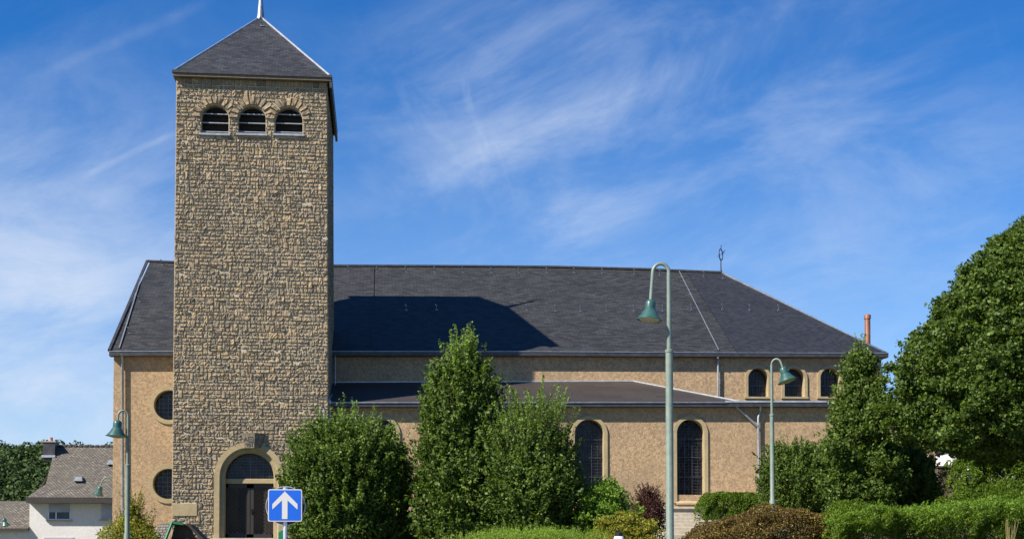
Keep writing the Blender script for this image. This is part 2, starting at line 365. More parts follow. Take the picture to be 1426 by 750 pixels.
# walls with holes: outline and holes in (x, z); wall at Y=y, reveals of depth dp
def arch_pts(x0, x1, zb, zs, n=20):
    r = (x1 - x0) / 2; c = (x0 + x1) / 2
    return [(x0, zb), (x1, zb)] + [(c + r * math.cos(a), zs + r * math.sin(a)) for a in [math.pi * k / n for k in range(n + 1)]]
def circ_pts(cx, cz, r, n=40): return [(cx + r * math.cos(2 * math.pi * k / n), cz + r * math.sin(2 * math.pi * k / n)) for k in range(n)]
def holed(mb, outline, holes, y, dp):
    loops = [[Vector((p[0], p[1], 0)) for p in l] for l in [outline] + holes]
    flat = [p for l in loops for p in l]
    for t in tessellate_polygon(loops):
        pts = [(flat[k][0], y, flat[k][1]) for k in t]
        a = Vector(pts[1]) - Vector(pts[0]); b = Vector(pts[2]) - Vector(pts[0])
        if a.cross(b).y > 0: pts = pts[::-1]
        mb.face(pts)
    for h in holes:
        for k in range(len(h)):
            p, q = h[k], h[(k + 1) % len(h)]
            mb.face([(p[0], y, p[1]), (q[0], y, q[1]), (q[0], y + dp, q[1]), (p[0], y + dp, p[1])])
def extr(mb, outer, inner, y0, y1, closed=False):
    """a moulding band between two point loops of equal length, front at y0, back at y1"""
    n = len(outer); rng_ = range(n if closed else n - 1)
    for k in rng_:
        a, b = outer[k], outer[(k + 1) % n]; c, d = inner[k], inner[(k + 1) % n]
        mb.face([(a[0], y0, a[1]), (b[0], y0, b[1]), (d[0], y0, d[1]), (c[0], y0, c[1])])
        mb.face([(a[0], y1, a[1]), (b[0], y1, b[1]), (b[0], y0, b[1]), (a[0], y0, a[1])])
        mb.face([(c[0], y0, c[1]), (d[0], y0, d[1]), (d[0], y1, d[1]), (c[0], y1, c[1])])
    if not closed:
        for k in (0, n - 1):
            a, c = outer[k], inner[k]
            mb.face([(a[0], y0, a[1]), (c[0], y0, c[1]), (c[0], y1, c[1]), (a[0], y1, a[1])])
def arch_line(cx, r, zb, zs, n=28):
    return [(cx - r, zb)] + [(cx - r * math.cos(a), zs + r * math.sin(a)) for a in [math.pi * k / n for k in range(n + 1)]] + [(cx + r, zb)]

# --- tower -------------------------------------------------------
ZT0 = 1.2; ZT1 = P(350, 111, YT).z
lt = P(245.3, 112, YT); lb = P(239.2, 690, YT); rt = P(456.0, 112, YT); rb = P(457.6, 690, YT)
def xl(z): return lb.x + (lt.x - lb.x) * (z - lb.z) / (lt.z - lb.z)
def xr(z): return rb.x + (rt.x - rb.x) * (z - rb.z) / (rt.z - rb.z)
WT = rb.x - lb.x
def AX(x, z): return (x - xl(z)) / (xr(z) - xl(z)) * WT     # X -> unbattered coordinate
def XA(a, z): return xl(z) + a / WT * (xr(z) - xl(z))
bel = []
for (x0, x1, yt_, yb_) in ((279.9, 318.1, 144.5, 188.5), (331.6, 369.8, 146, 188.8), (383, 421.2, 147.7, 189.2)):
    a = P(x0, yt_, YT); b = P(x1, yb_, YT); r = (b.x - a.x) / 2; bel.append((a.x, b.x, b.z, a.z - r))
pa = P(297.5, 748.5, YT); pb = P(395.8, 615.6, YT); PR = (pb.x - pa.x) / 2; PCX = (pa.x + pb.x) / 2; PZS = pb.z - PR; PZB = pa.z
ia = P(313.5, 700, YT).x; ib = P(385.3, 700, YT).x; PRI = (ib - ia) / 2
plq = (P(239, 718, YT), P(275, 700, YT))
tw = MB()
holes = [arch_pts(b[0], b[1], b[2], b[3]) for b in bel] + [arch_pts(PCX - PR + .1, PCX + PR - .1, PZB, PZS, 28)]
holed(tw, [(xl(ZT0), ZT0), (xr(ZT0), ZT0), (xr(ZT1), ZT1), (xl(ZT1), ZT1)], holes, YT + .04, .45)
for fx in (xl, xr): tw.face([(fx(ZT0) + (.04 if fx is xl else -.04), YT + .04, ZT0), (fx(ZT1) + (.04 if fx is xl else -.04), YT + .04, ZT1), (fx(ZT1) + (.04 if fx is xl else -.04), YB, ZT1), (fx(ZT0) + (.04 if fx is xl else -.04), YB, ZT0)])
tw.face([(xl(ZT0), YB, ZT0), (xl(ZT1), YB, ZT1), (xr(ZT1), YB, ZT1), (xr(ZT0), YB, ZT0)])
tower = tw.build('tower_wall', M['mortar'], church)

SV = []; SFc = []; 
def stone(a0, a1, b0, b1, mp, prot, gap=.0165, rough=1.0):
    """one rock-faced block: mp(a, b, out) -> point"""
    w = a1 - a0 - 2 * gap; h = b1 - b0 - 2 * gap
    if w < .03 or h < .03: return
    nxs = max(4, min(8, int(w / .06) + 3)); nzs = max(4, min(6, int(h / .055) + 3)); base = len(SV)
    tx, tz = random.uniform(-.25, .25), random.uniform(-.3, .12)
    for j in range(nzs):
        for i in range(nxs):
            eu = .018 / w; ev_ = .016 / h
            u = 0 if i == 0 else 1 if i == nxs - 1 else eu + (1 - 2 * eu) * (i - 1) / (nxs - 3); v = 0 if j == 0 else 1 if j == nzs - 1 else ev_ + (1 - 2 * ev_) * (j - 1) / (nzs - 3); e = (i in (0, nxs - 1)) or (j in (0, nzs - 1))
            if e: out = -.01
            else:
                out = prot * (.75 + tx * (u - .5) * 2 + tz * (v - .5) * 2) + random.uniform(-1, 1) * .019 * rough
            ju = 0 if i in (0, 1, nxs - 2, nxs - 1) else random.uniform(-.2, .2) / nxs
            jc = random.uniform(-.006, .006)
            SV.append(mp(a0 + gap + w * min(1, max(0, u + ju)) + (jc if e else 0), b0 + gap + h * v + (jc if e else 0), out))
    # skirt: shift the rim of the face outward a bit so sides read as steep
    for j in range(nzs - 1):
        for i in range(nxs - 1):
            a = base + j * nxs + i; SFc.append((a, a + 1, a + nxs + 1, a + nxs))
    
def lay(width, z0, z1, mp, skip=None, cell=.0745):
    k_ = cell / .0745; z = z0; rows = []
    while z < z1 - .05:
        h = random.choice([.115, .13, .14, .15, .155, .165, .185]) * k_
        if z1 - z - h < .1: h = z1 - z
        rows.append((z, z + h)); z += h
    busy = [[] for _ in range(len(rows) + 1)]
    for j, (b0, b1) in enumerate(rows):
        free = []; x = 0
        for (p, q) in sorted(busy[j]):
            if p - x > .04: free.append((x, p))
            x = q
        if width - x > .04: free.append((x, width))
        for (p, q) in free:
            x = p
            while x < q - .01:
                w = random.choice([.12, .15, .17, .19, .21, .24, .27, .31, .38]) * k_ * random.uniform(.9, 1.1)
                if q - x - w < .13: w = q - x if q - x < .52 * k_ else (q - x) / 2
                t = random.random(); c0, c1 = b0, b1
                if w < .24 * k_ and t < .30 and j + 1 < len(rows): c1 = rows[j + 1][1]; busy[j + 1].append((x, x + w))
                elif w > .26 * k_ and t < .05 and j + 1 < len(rows): c1 = rows[j + 1][1]; busy[j + 1].append((x, x + w))
                blocks = [(x, x + w, c0, c1)]
                if c1 == b1 and w > .2 and t > .93: zm = b0 + (b1 - b0) * random.uniform(.4, .6); blocks = [(x, x + w, b0, zm), (x, x + w, zm, b1)]
                for (a0, a1, d0, d1) in blocks:
                    r = skip(a0, a1, d0, d1) if skip else (a0, a1, d0, d1)
                    if r: stone(*r, mp, random.uniform(.02, .062))
                x += w
def mpf(a, b, o): return (XA(a, b), YT + .03 - o, b)
VR = .36
def skipf(a0, a1, b0, b1):
    xc = XA((a0 + a1) / 2, (b0 + b1) / 2); zc = (b0 + b1) / 2
    for (x0, x1, zb, zs) in bel:
        c = (x0 + x1) / 2; R = (x1 - x0) / 2
        if zc >= zs and math.hypot(xc - c, zc - zs) < R + VR - .05: return None
        if b1 > zb + .02 and zc < zs + .02:
            A0, A1 = AX(x0, zc), AX(x1, zc)
            if a0 < A1 and a1 > A0:
                if a0 >= A0 - .05 and a1 <= A1 + .05: return None
                if a0 < A0 - .05 and a1 <= A1 + .3 and (a0 + a1) / 2 < (A0 + A1) / 2: a1 = A0
                elif a1 > A1 + .05 and (a0 + a1) / 2 > (A0 + A1) / 2: a0 = A1
                else: return None
    if zc >= PZS and math.hypot(xc - PCX, zc - PZS) < PR - .02: return None
    if zc < PZS + .02:
        A0, A1 = AX(PCX - PR, zc), AX(PCX + PR, zc)
        if a0 < A1 and a1 > A0:
            if a0 >= A0 - .03 and a1 <= A1 + .03: return None
            if a0 < A0 and (a0 + a1) / 2 < PCX - xl(zc): a1 = min(a1, A0)
            else: a0 = max(a0, A1)
    if zc > plq[0].z and zc < plq[1].z:
        if a1 <= AX(plq[1].x, zc) + .1: return None
        if a0 < AX(plq[1].x, zc): a0 = AX(plq[1].x, zc)
    return (a0, a1, b0, b1) if a1 - a0 > .05 else None
lay(WT, ZT0, ZT1, mpf, skipf)
DT = YB - YT
lay(DT, ZT0, ZT1, lambda a, b, o: (xr(b) - .03 + o * .7, YT + a, b), None, .09)
lay(DT, ZT0, ZT1, lambda a, b, o: (xl(b) + .03 - o * .7, YT + a, b), None, .09)
for (x0, x1, zb, zs) in bel:          # voussoirs
    c = (x0 + x1) / 2; R = (x1 - x0) / 2; n = 11
    for k in range(n):
        t0, t1 = math.pi * k / n, math.pi * (k + 1) / n; ln = VR + random.uniform(-.05, .07)
        stone(0, (t1 - t0) * (R + .15), 0, ln, (lambda T0, T1, N: lambda a, b, o: (c + (R + b) * math.cos(T0 + a / ((T1 - T0) * (R + .15)) * (T1 - T0)), YT + .03 - o, zs + (R + b) * math.sin(T0 + a / ((T1 - T0) * (R + .15)) * (T1 - T0))))(t0, t1, n), .10)
me = bpy.data.meshes.new('masonry'); me.from_pydata(SV, [], SFc); me.materials.append(M['stone']); me.update()
mas = bpy.data.objects.new('masonry', me); col.objects.link(mas); setparent(mas, tower)

# belfry openings
for (x0, x1, zb, zs) in bel:
    c = (x0 + x1) / 2; R = (x1 - x0) / 2
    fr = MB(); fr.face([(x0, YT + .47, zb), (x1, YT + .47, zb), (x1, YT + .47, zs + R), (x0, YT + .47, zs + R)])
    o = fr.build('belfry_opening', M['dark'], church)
    for k in range(4):
        z = zb + .16 + k * .37; hw = R - .01
        if z > zs: hw = math.sqrt(max(.01, R * R - (z - zs) ** 2)) - .03
        if k < 3:
            lv = MB(); lv.hexa([(c - hw, YT + .14, z), (c + hw, YT + .14, z), (c + hw, YT + .14, z + .035), (c - hw, YT + .14, z + .035)],
                     [(c - hw, YT + .44, z + .07), (c + hw, YT + .44, z + .07), (c + hw, YT + .44, z + .11), (c - hw, YT + .44, z + .11)])
            lv.build('louvre', M['louvre'], o)
    MB().box(x0 - .08, x1 + .08, YT - .10, YT + .2, zb - .03, zb + .05).build('sill', M['louvre'], o)
    ms = MB()
    for k in range(22): x = x0 + .03 + (x1 - x0 - .06) * k / 21; ms.box(x - .006, x + .006, YT + .10, YT + .11, zb + .05, zb + .12)
    ms.box(x0, x1, YT + .102, YT + .108, zb + .052, zb + .062); ms.box(x0, x1, YT + .102, YT + .108, zb + .108, zb + .118)
    ms.build('mesh_screen', M['grille'], o)

# tower eave and roof
ex0, ex1 = P(239.5, 104, YT - .27).x, P(462.3, 104, YT - .27).x; ey0, ey1 = YT - .27, YB + .22; ez = ZT1
ev = MB(); ev.box(ex0 + .03, ex1 - .03, ey0 + .03, ey1 - .03, ez - .02, ez + .10)
teave = ev.build('tower_eave', M['soffit'], church)
gt = MB()
gt.box(ex0, ex1, ey0 - .02, ey0 + .1, ez + .102, ez + .21); gt.box(ex0, ex1, ey1 - .1, ey1, ez + .102, ez + .21)
gt.box(ex0 - .002, ex0 + .12, ey0 + .101, ey1 - .101, ez + .102, ez + .21); gt.box(ex1 - .12, ex1 + .002, ey0 + .101, ey1 - .101, ez + .102, ez + .21)
gt.build('gutter', M['gutter'], teave)
fc = MB(); fc.box(ex1 - .10, ex1 + .0, ey0 + .05, ey1 - .05, ez - .30, ez - .022); fc.build('fascia', M['gutter'], teave)
ym = (ey0 + ey1) / 2; ap = P(363, 24, ym); ap.x = P(363, 24, ym).x
zc0 = ez + .205; cr = [Vector((ex0 + .10, ey0 + .06, zc0)), Vector((ex1 - .10, ey0 + .06, zc0)), Vector((ex1 - .10, ey1 - .06, zc0)), Vector((ex0 + .10, ey1 - .06, zc0))]
tr = MB()
for k in range(4):
    a, b = cr[k], cr[(k + 1) % 4]; L = (b - a).length; hh = (ap - (a + b) / 2).length
    tr.face([a, b, ap], uv=[(0, 0), (L, 0), (L / 2, hh)])
troof = tr.build('tower_roof', M['slate_tower'], church)
hp = MB()
for c_ in cr: hp.bar(c_ + Vector((0, 0, .02)), ap + Vector((0, 0, .02)), .055, .06)
hp.build('hip_flashing', M['flash'], troof)
sp = MB(); sp.lathe(ap, [(.19, -.12), (.155, .02), (.11, .5), (.07, 1.0), (.04, 1.45), (.025, 2.6), (.0, 2.62)], 16)
sp.lathe(ap, [(.0, 1.50), (.10, 1.55), (.13, 1.65), (.10, 1.75), (.0, 1.8)], 16)
sp.box(ap.x - .45, ap.x + .45, ap.y - .02, ap.y + .02, ap.z + 2.2, ap.z + 2.25)
sp.build('spire', M['zinc'], troof, smooth='auto')
tp0, tn0 = cr[0], (cr[1] - cr[0]).cross(ap - cr[0]).normalized()

def hook_mesh():
    h = MB(); h.box(-.05, .05, -.05, .0, -.01, .03); h.bar((0, -.02, .0), (0, -.12, .16), .035); h.bar((0, -.12, .16), (-.07, -.16, .22), .03); return h
hookproto = [None]
def put_hook(p, parent, s=1.15):
    if hookproto[0] is None: o = hook_mesh().build('roof_hook', M['zinc']); hookproto[0] = o
    else: o = hookproto[0].copy(); col.objects.link(o)
    o.location = p; o.scale = (s, s, s); o.parent = parent; return o
put_hook(onplane(365, 37, tp0, tn0), troof, 1.5)

# portal
pc = MB()
steps_ = [(PR, YT - .03), (PR - .22, YT - .03), (PR - .26, YT + .10), (PR - .40, YT + .10), (PR - .44, YT + .30), (PRI + .02, YT + .30), (PRI, YT + .62)]
for (r0, y0), (r1, y1) in zip(steps_[:-1], steps_[1:]):
    A = arch_line(PCX, r0, PZB, PZS); B = arch_line(PCX, r1, PZB, PZS)
    for k in range(len(A) - 1): pc.face([(A[k][0], y0, A[k][1]), (A[k + 1][0], y0, A[k + 1][1]), (B[k + 1][0], y1, B[k + 1][1]), (B[k][0], y1, B[k][1])])
A = arch_line(PCX, PR, PZB, PZS)
for k in range(len(A) - 1): pc.face([(A[k][0], YT - .03, A[k][1]), (A[k + 1][0], YT - .03, A[k + 1][1]), (A[k + 1][0], YT + .08, A[k + 1][1]), (A[k][0], YT + .08, A[k][1])])
portal = pc.build('portal', M['ashlar'], church, smooth='auto')
ztr0, ztr1 = P(350, 673, YT + .5).z, P(350, 666.2, YT + .5).z
MB().box(PCX - PRI + .003, PCX + PRI - .003, YT + .38, YT + .60, ztr0, ztr1).build('transom', M['ashlar'], portal, bevel=.02)
fl = MB(); pts = arch_line(PCX, PRI - .002, ztr1, PZS); fl.face([(p[0], YT + .58, p[1]) for p in pts])
fan = fl.build('fanlight', M['glass'], portal)
gr = MB()
for k in range(1, 8):
    x = PCX - PRI + 2 * PRI * k / 8; zt = PZS + math.sqrt(max(0, PRI ** 2 - (x - PCX) ** 2)); w = .03 if k == 4 else .012
    gr.box(x - w / 2, x + w / 2, YT + .555, YT + .57, ztr1, zt)
for k in range(1, 9):
    z = ztr1 + (PZS + PRI - ztr1) * k / 9; hw = math.sqrt(max(0, PRI ** 2 - max(0, z - PZS) ** 2)); gr.box(PCX - hw, PCX + hw, YT + .550, YT + .562, z - .006, z + .006)
gr.build('glazing_bars', M['grille'], fan)
MB().box(PCX - PR - .1, PCX + PR + .1, YT - .35, YT + .62, PZB - .12, PZB - .0).build('doorstep', M['concrete'], portal, bevel=.015)
for s in (-1, 1):                     # two chevron boarded leaves
    x0, x1 = (PCX - PRI + .01, PCX - .012) if s < 0 else (PCX + .012, PCX + PRI - .01); zb_, zt_ = PZB + .01, ztr0 - .01
    d = MB(); d.box(x0, x1, YT + .56, YT + .62, zb_, zt_)
    leaf = d.build('door', M['wood'], portal)
    b = MB(); yb_ = YT + .56
    for (u0, u1, v0, v1) in ((x0, x1, zt_ - .16, zt_), (x0, x1, zb_, zb_ + .16), (x0, x0 + .13, zb_, zt_), (x1 - .13, x1, zb_, zt_)): b.box(u0, u1, yb_ - .035, yb_ - .003, v0 + .001, v1 - .001)
    xa_, xb_ = x0 + .13, x1 - .13; xm = (xa_ + xb_) / 2; wv = xm - xa_; zz = zb_ + .16 - wv
    while zz < zt_ - .16:
        for h in (-1, 1):
            xo = xa_ if h < 0 else xb_
            lo, hi = zb_ + .165, zt_ - .165
            def seg(z): return min(hi, max(lo, z))
            if zz + wv > lo and zz < hi:
                t0 = max(0, (lo - zz) / wv); t1 = min(1, (hi - zz - .07) / wv)
                if t1 > t0:
                    A_ = (xo + (xm - xo) * t0, zz + wv * t0); B_ = (xo + (xm - xo) * t1, zz + wv * t1); bh_ = .085
                    b.hexa([(A_[0], yb_ - .012, A_[1]), (B_[0], yb_ - .012, B_[1]), (B_[0], yb_ - .055, B_[1] + bh_), (A_[0], yb_ - .055, A_[1] + bh_)],
                           [(A_[0], yb_ - .001, A_[1]), (B_[0], yb_ - .001, B_[1]), (B_[0], yb_ - .001, B_[1] + bh_), (A_[0], yb_ - .001, A_[1] + bh_)])
        zz += .155
    b.build('boarding', M['wood'], leaf)
    if s > 0: MB().box(x0 + .03, x0 + .07, YT + .44, YT + .525, zb_ + 1.0, zb_ + 1.2).bar((x0 + .05, YT + .45, zb_ + 1.12), (x0 + .17, YT + .45, zb_ + 1.12), .025).build('handle', M['iron'], leaf)
# keystone: a prow of two faces with carved marks on the left one
k0, k1 = P(336.5, 603, YT), P(368, 603, YT); k2, k3 = P(341, 623.5, YT), P(364, 623.5, YT); kt = P(355, 602.5, YT - .3); kb = P(354, 623.5, YT - .16)
yk = YT - .02
V = Vector
A0, A1 = V((k0.x, yk - .12, k0.z)), V((k2.x, yk - .06, k2.z)); B0, B1 = V((kt.x, yk - .34, k0.z)), V((kb.x, yk - .20, k2.z)); C0, C1 = V((k1.x, yk - .04, k0.z)), V((k3.x, yk - .03, k3.z))
ks = MB(); ks.face([A0, A1, B1, B0]); ks.face([B0, B1, C1, C0]); bk = V((0, .3, 0))
ks.face([A0, B0, C0, C0 + bk, A0 + bk]); ks.face([A1, B1, C1, C1 + bk, A1 + bk]); ks.face([A0, A1, A1 + bk, A0 + bk]); ks.face([C0, C1, C1 + bk, C0 + bk])
kst = ks.build('keystone', M['keystone'], portal)
nk = (A1 - A0).cross(B0 - A0).normalized(); nk = nk if nk.y < 0 else -nk
def KP(u, v, o=.006): return (A0 * (1 - u) + B0 * u) * (1 - v) + (A1 * (1 - u) + B1 * u) * v + nk * o
def text_mesh(s, size):
    cu = bpy.data.curves.new('t', 'FONT'); cu.body = s; cu.size = size; cu.align_x = 'CENTER'; cu.align_y = 'CENTER'; cu.extrude = .004; cu.offset = size * .02
    o = bpy.data.objects.new('t', cu); col.objects.link(o); dg = bpy.context.evaluated_depsgraph_get(); me = bpy.data.meshes.new_from_object(o.evaluated_get(dg)); bpy.data.objects.remove(o); return me
ux = (B0 - A0).normalized(); uz = (nk.cross(ux)).normalized(); uz = uz if uz.z > 0 else -uz
for s_, u_, v_, sz in (('A', .25, .42, .26), ('921', .56, .80, .21)):
    me = text_mesh(s_, sz); me.materials.append(M['engraving']); o = bpy.data.objects.new('inscription', me); col.objects.link(o)
    mw = Matrix((ux, uz, nk)).transposed().to_4x4(); mw.translation = KP(u_, v_); o.matrix_world = mw; o.parent = kst
sqm = MB()
c_ = KP(.68, .42)
for (a, b, w, h) in ((0, .10, .22, .03), (0, -.10, .22, .03), (-.10, 0, .03, .17), (.10, 0, .03, .17), (0, 0, .05, .06)):
    q = [c_ + ux * (a + sx * w / 2) + uz * (b + sz_ * h / 2) for sx, sz_ in ((-1, -1), (1, -1), (1, 1), (-1, 1))]; sqm.hexa(q, [p + nk * .004 for p in q])
sqm.build('inscription', M['engraving'], kst)
pq = MB(); pq.box(plq[0].x + .0, plq[1].x - .01, YT - .015, YT + .1, plq[0].z + .01, plq[1].z - .01); pq.build('corner_block', M['ashlar'], church, bevel=.012)

# --- nave --------------------------------------------------------
ZG = P(700, 497, YN).z
def zr(px, py): return P(px, py, YR)
ridge = [P(205, 364, YR), P(240, 365.5, YR), P(470, 370.5, YR), P(620, 371, YR), P(760, 372, YR), P(900, 375.5, YR), P(955, 378, YR), P(1004, 380, YR)]
YE = YN - .33; eavepx = [(152, 488.5), (240, 488.5), (470, 488.5), (620, 488.5), (760, 488.8), (900, 489.7), (1008, 490.2), (1237, 491)]
eL = [P(x, y, YE) for x, y in eavepx]
def eave_at(x):
    for a, b in zip(eL[:-1], eL[1:]):
        if x <= b.x: t = (x - a.x) / (b.x - a.x); return a.z + (b.z - a.z) * t
    return eL[-1].z
def ridge_at(x):
    for a, b in zip(ridge[:-1], ridge[1:]):
        if x <= b.x: t = max(0, (x - a.x) / (b.x - a.x)); return a.z + (b.z - a.z) * t
    return ridge[-1].z
XW0 = P(157.5, 600, YN).x; XW1 = P(1226, 505, YN).x
XE0 = eL[0].x; XE1 = eL[-1].x; RX1 = ridge[-1].x; XF = P(955, 378, YR).x
nr_ = MB(); xs = [XE0] + [r.x for r in ridge[1:-2]] + [XF]
for a, b in zip(xs[:-1], xs[1:]):
    pts = [V((a, YE, eave_at(a))), V((b, YE, eave_at(b))), V((b, YR, ridge_at(b))), V((a, YR, ridge_at(a)))]
    sl = (pts[3] - pts[0]).length; nr_.face(pts, uv=[(a, 0), (b, 0), (b, sl), (a, sl)])
    nr_.face([V((p.x, 2 * YR - p.y, p.z)) for p in pts][::-1], uv=[(a, sl), (b, sl), (b, 0), (a, 0)])
P0 = V((XF, YE, eave_at(XF))); P1 = V((XF, YR, ridge_at(XF))); R1 = ridge[-1]; E1 = eL[-1]
sl = (P1 - P0).length
nroof = nr_.build('nave_roof', M['slate'], church)
cr_ = MB(); up = V((0, 0, .025)); cr_.face([P0 + up, E1 + up * .2, R1 + up, P1 + up], uv=[(XF, 0), (E1.x, 0), (R1.x, sl), (XF, sl)])
bk_ = lambda p: V((p.x, 2 * YR - p.y, p.z))
cr_.face([P1, R1, bk_(E1), bk_(P0)], uv=[(XF, sl), (R1.x, sl), (E1.x, 0), (XF, 0)])
cr_.face([E1, bk_(E1), R1], uv=[(0, 0), (20, 0), (10, 9)])
croof = cr_.build('choir_roof', M['slate_dark'], church)
rc = MB()
for a, b in zip(ridge[:-1], ridge[1:]): rc.bar(a + V((0, 0, .02)), b + V((0, 0, .02)), .28, .09)
rc.build('ridge_cap', M['gutter'], nroof)
rf2 = MB()
for a, b in zip(ridge[4:-1], ridge[5:]): rf2.bar(a + V((0, 0, .08)), b + V((0, 0, .08)), .16, .035)
rf2.bar(R1 + V((0, 0, .06)), E1 + V((-.15, .15, .05)), .08, .07)
rf2.build('ridge_flashing', M['zinc'], croof)
vg = MB(); vg.bar(V((XE0 + .0, YE, eL[0].z + .03)), ridge[0] + V((0, 0, .03)), .12, .10); vg.build('verge', M['gutter'], nroof)
rp0 = V((0, YE, eave_at(0))); rn = V((1, 0, 0)).cross(V((0, YR, ridge_at(0))) - rp0).normalized()
def roofpt(x, y):
    q = onplane(x, y, rp0, rn)
    for _ in range(4):
        a = V((q.x, YE, eave_at(q.x))); n_ = V((1, 0, 0)).cross(V((q.x, YR, ridge_at(q.x))) - a).normalized(); q = onplane(x, y, a, n_)
    return q
def cond(pts, w=.035):
    c = MB(); q = [roofpt(*p) + V((0, 0, .06)) for p in pts]
    for a, b in zip(q[:-1], q[1:]): c.bar(a, b, w, .03)
    return c
cond([(520.5, 373), (518.5, 487)], .016).build('lightning_conductor', M['gutter'], nroof)
cond([(946, 379), (1001, 488.5)], .035).build('lightning_conductor', M['zinc'], nroof)
cond([(202, 370), (166, 486)], .05).build('lightning_conductor', M['zinc'], nroof)
for x, y in [(486, 378), (526, 378), (566, 378.5), (606, 379), (645.5, 379.5), (685, 380), (723, 380), (762, 380), (800, 380.5), (839, 381), (883.5, 381.5), (919, 383),
             (566, 432), (608, 431.5), (734, 432), (774, 433), (809, 433), (845, 433), (883, 433), (923, 433), (963, 431.5), (226, 369), (195, 420), (181, 464)]:
    put_hook(roofpt(x, y), nroof)
for x, y in [(980, 386), (1007, 388.5), (1006, 432), (1044, 433), (1084, 433)]: put_hook(roofpt(x, y) + V((0, 0, .03)), croof)
# small white skylight patch and a fallen-slate gap
fi = MB(); r = R1.copy(); fi.lathe(r, [(.12, 0), (.05, .12), (.03, .3), (.025, .75)], 10)
n = 20; cc = r + V((0, 0, 1.02 - .02)); ring = [cc + V((.16 * math.cos(2 * math.pi * k / n), .25 * math.cos(2 * math.pi * k / n), .30 * math.sin(2 * math.pi * k / n))) for k in range(n + 1)]
fi.tube(ring, .028, 8, False); fi.bar(cc + V((0, 0, .28)), cc + V((.02, 0, .52)), .03)
fi.bar(cc + V((-.20, 0, -.12)), cc + V((.22, 0, .14)), .02); fi.bar(cc + V((.10, 0, .10)), cc + V((.24, 0, .26)), .03)
fi.build('ridge_finial', M['iron'], croof, smooth='auto')

# nave wall with clerestory and round windows
rw = []   # round windows
for cx_, cy_, ro, ri in ((235.6, 563.6, 26.3, 20.8), (234.4, 673, 27, 21)):
    c = P(cx_, cy_, YN); rw.append((c.x, c.z, ro / F * YN, ri / F * YN))
cw_ = []
for x0, x1 in ((1041.3, 1069.9), (1091.8, 1120.4), (1141.7, 1169.5)):
    a = P(x0, 512, YN); b = P(x1, 552.3, YN); r = (b.x - a.x) / 2; cw_.append((a.x, b.x, b.z, a.z - r))
nw = MB(); zt = 9.62 if False else min(e.z for e in eL) - .22
zt = eave_at(XW0) - .21; ztr = eave_at(XW1) - .21
holed(nw, [(XW0, .8), (XW1, .8)] + [(e.x if k not in (0,) else XW1, e.z - .21 if k else ztr) for k, e in enumerate([eL[-1]] + eL[-2:0:-1])] + [(XW0, zt)], [circ_pts(x, z, ri) for x, z, ro, ri in rw] + [arch_pts(*c) for c in cw_], YN, .45)
YBK = 2 * YR - YN
nw.face([(XW0, YN, .8), (XW0, YN, zt), (XW0, YR, ridge[0].z - .25), (XW0, YBK, zt), (XW0, YBK, .8)])
nw.face([(XW1, YN, .8), (XW1, YBK, .8), (XW1, YBK, ztr), (XW1, YN, ztr)]); nw.face([(XW0, YBK, .8), (XW0, YBK, zt), (XW1, YBK, zt), (XW1, YBK, .8)])
navew = nw.build('nave_wall', M['render'], church)
# eave box + gutter
eb = MB()
for a, b in zip(eL[:-1], eL[1:]):
    eb.hexa([(a.x, YE + .05, a.z - .215), (a.x, YN + .05, a.z - .215), (a.x, YN + .05, a.z - .15), (a.x, YE + .05, a.z - .15)], [(b.x, YE + .05, b.z - .215), (b.x, YN + .05, b.z - .215), (b.x, YN + .05, b.z - .15), (b.x, YE + .05, b.z - .15)])
eb.box(XE1 - .35, XE1 - .05, YN + .051, YBK, ztr - .001, ztr + .06)
eb.build('soffit', M['soffit'], nroof)
gm = MB()
for a, b in zip(eL[:-1], eL[1:]):
    gm.hexa([(a.x, YE - .03, a.z - .20), (a.x, YE + .09, a.z - .20), (a.x, YE + .09, a.z - .02), (a.x, YE - .03, a.z - .02)], [(b.x, YE - .03, b.z - .20), (b.x, YE + .09, b.z - .20), (b.x, YE + .09, b.z - .02), (b.x, YE - .03, b.z - .02)])
gm.box(XE1 - .12, XE1 - .002, YE + .091, 2 * YR - YE, E1.z - .20, E1.z - .02)
gut = gm.build('gutter', M['gutter'], nroof)
gl = MB()
for a, b in zip(eL[:-1], eL[1:]): gl.bar((a.x, YE - .035, a.z - .015), (b.x, YE - .035, b.z - .015), .03)
gl.build('gutter_lip', M['zinc'], nroof, smooth=False)
gb = MB(); gb.hexa([(XE1 - .5, YE + .1, E1.z - .60), (XE1 - .30, YE + .1, E1.z - .75), (XE1 - .30, YE + .1, E1.z - .2), (XE1 - .5, YE + .1, E1.z - .2)], [(XE1 - .5, YE + .4, E1.z - .60), (XE1 - .30, YE + .4, E1.z - .75), (XE1 - .30, YE + .4, E1.z - .2), (XE1 - .5, YE + .4, E1.z - .2)])
gb.build('gutter_bracket', M['gutter'], nroof)

def make_window(name, frame_loops, pane_pts, yw, bars, parent=church, fmat=None):
    """surround proud of the wall, dark pane deep in the reveal, glazing grid"""
    f = MB(); outer, inner, closed = frame_loops
    extr(f, outer, inner, yw - .06, yw + .44, closed)
    o = f.build(name, fmat or M['ashlar'], parent, smooth='auto')
    p = MB(); p.face([(q[0], yw + .40, q[1]) for q in pane_pts]); pn = p.build('pane', M['glass'], o)
    bars.build('glazing_bars', M['grille' if name == 'round_window' else 'lead'], o); return o
def grid_bars(y, inside, x0, x1, z0, z1, nx, nz, w=.014):
    b = MB()
    for k in range(1, nx):
        x = x0 + (x1 - x0) * k / nx; lo, hi = inside('v', x)
        b.box(x - w / 2, x + w / 2, y, y + .02, lo, hi)
    for k in range(1, nz):
        z = z0 + (z1 - z0) * k / nz; lo, hi = inside('h', z)
        b.box(lo, hi, y - .012, y + .006, z - w / 2, z + w / 2)
    return b
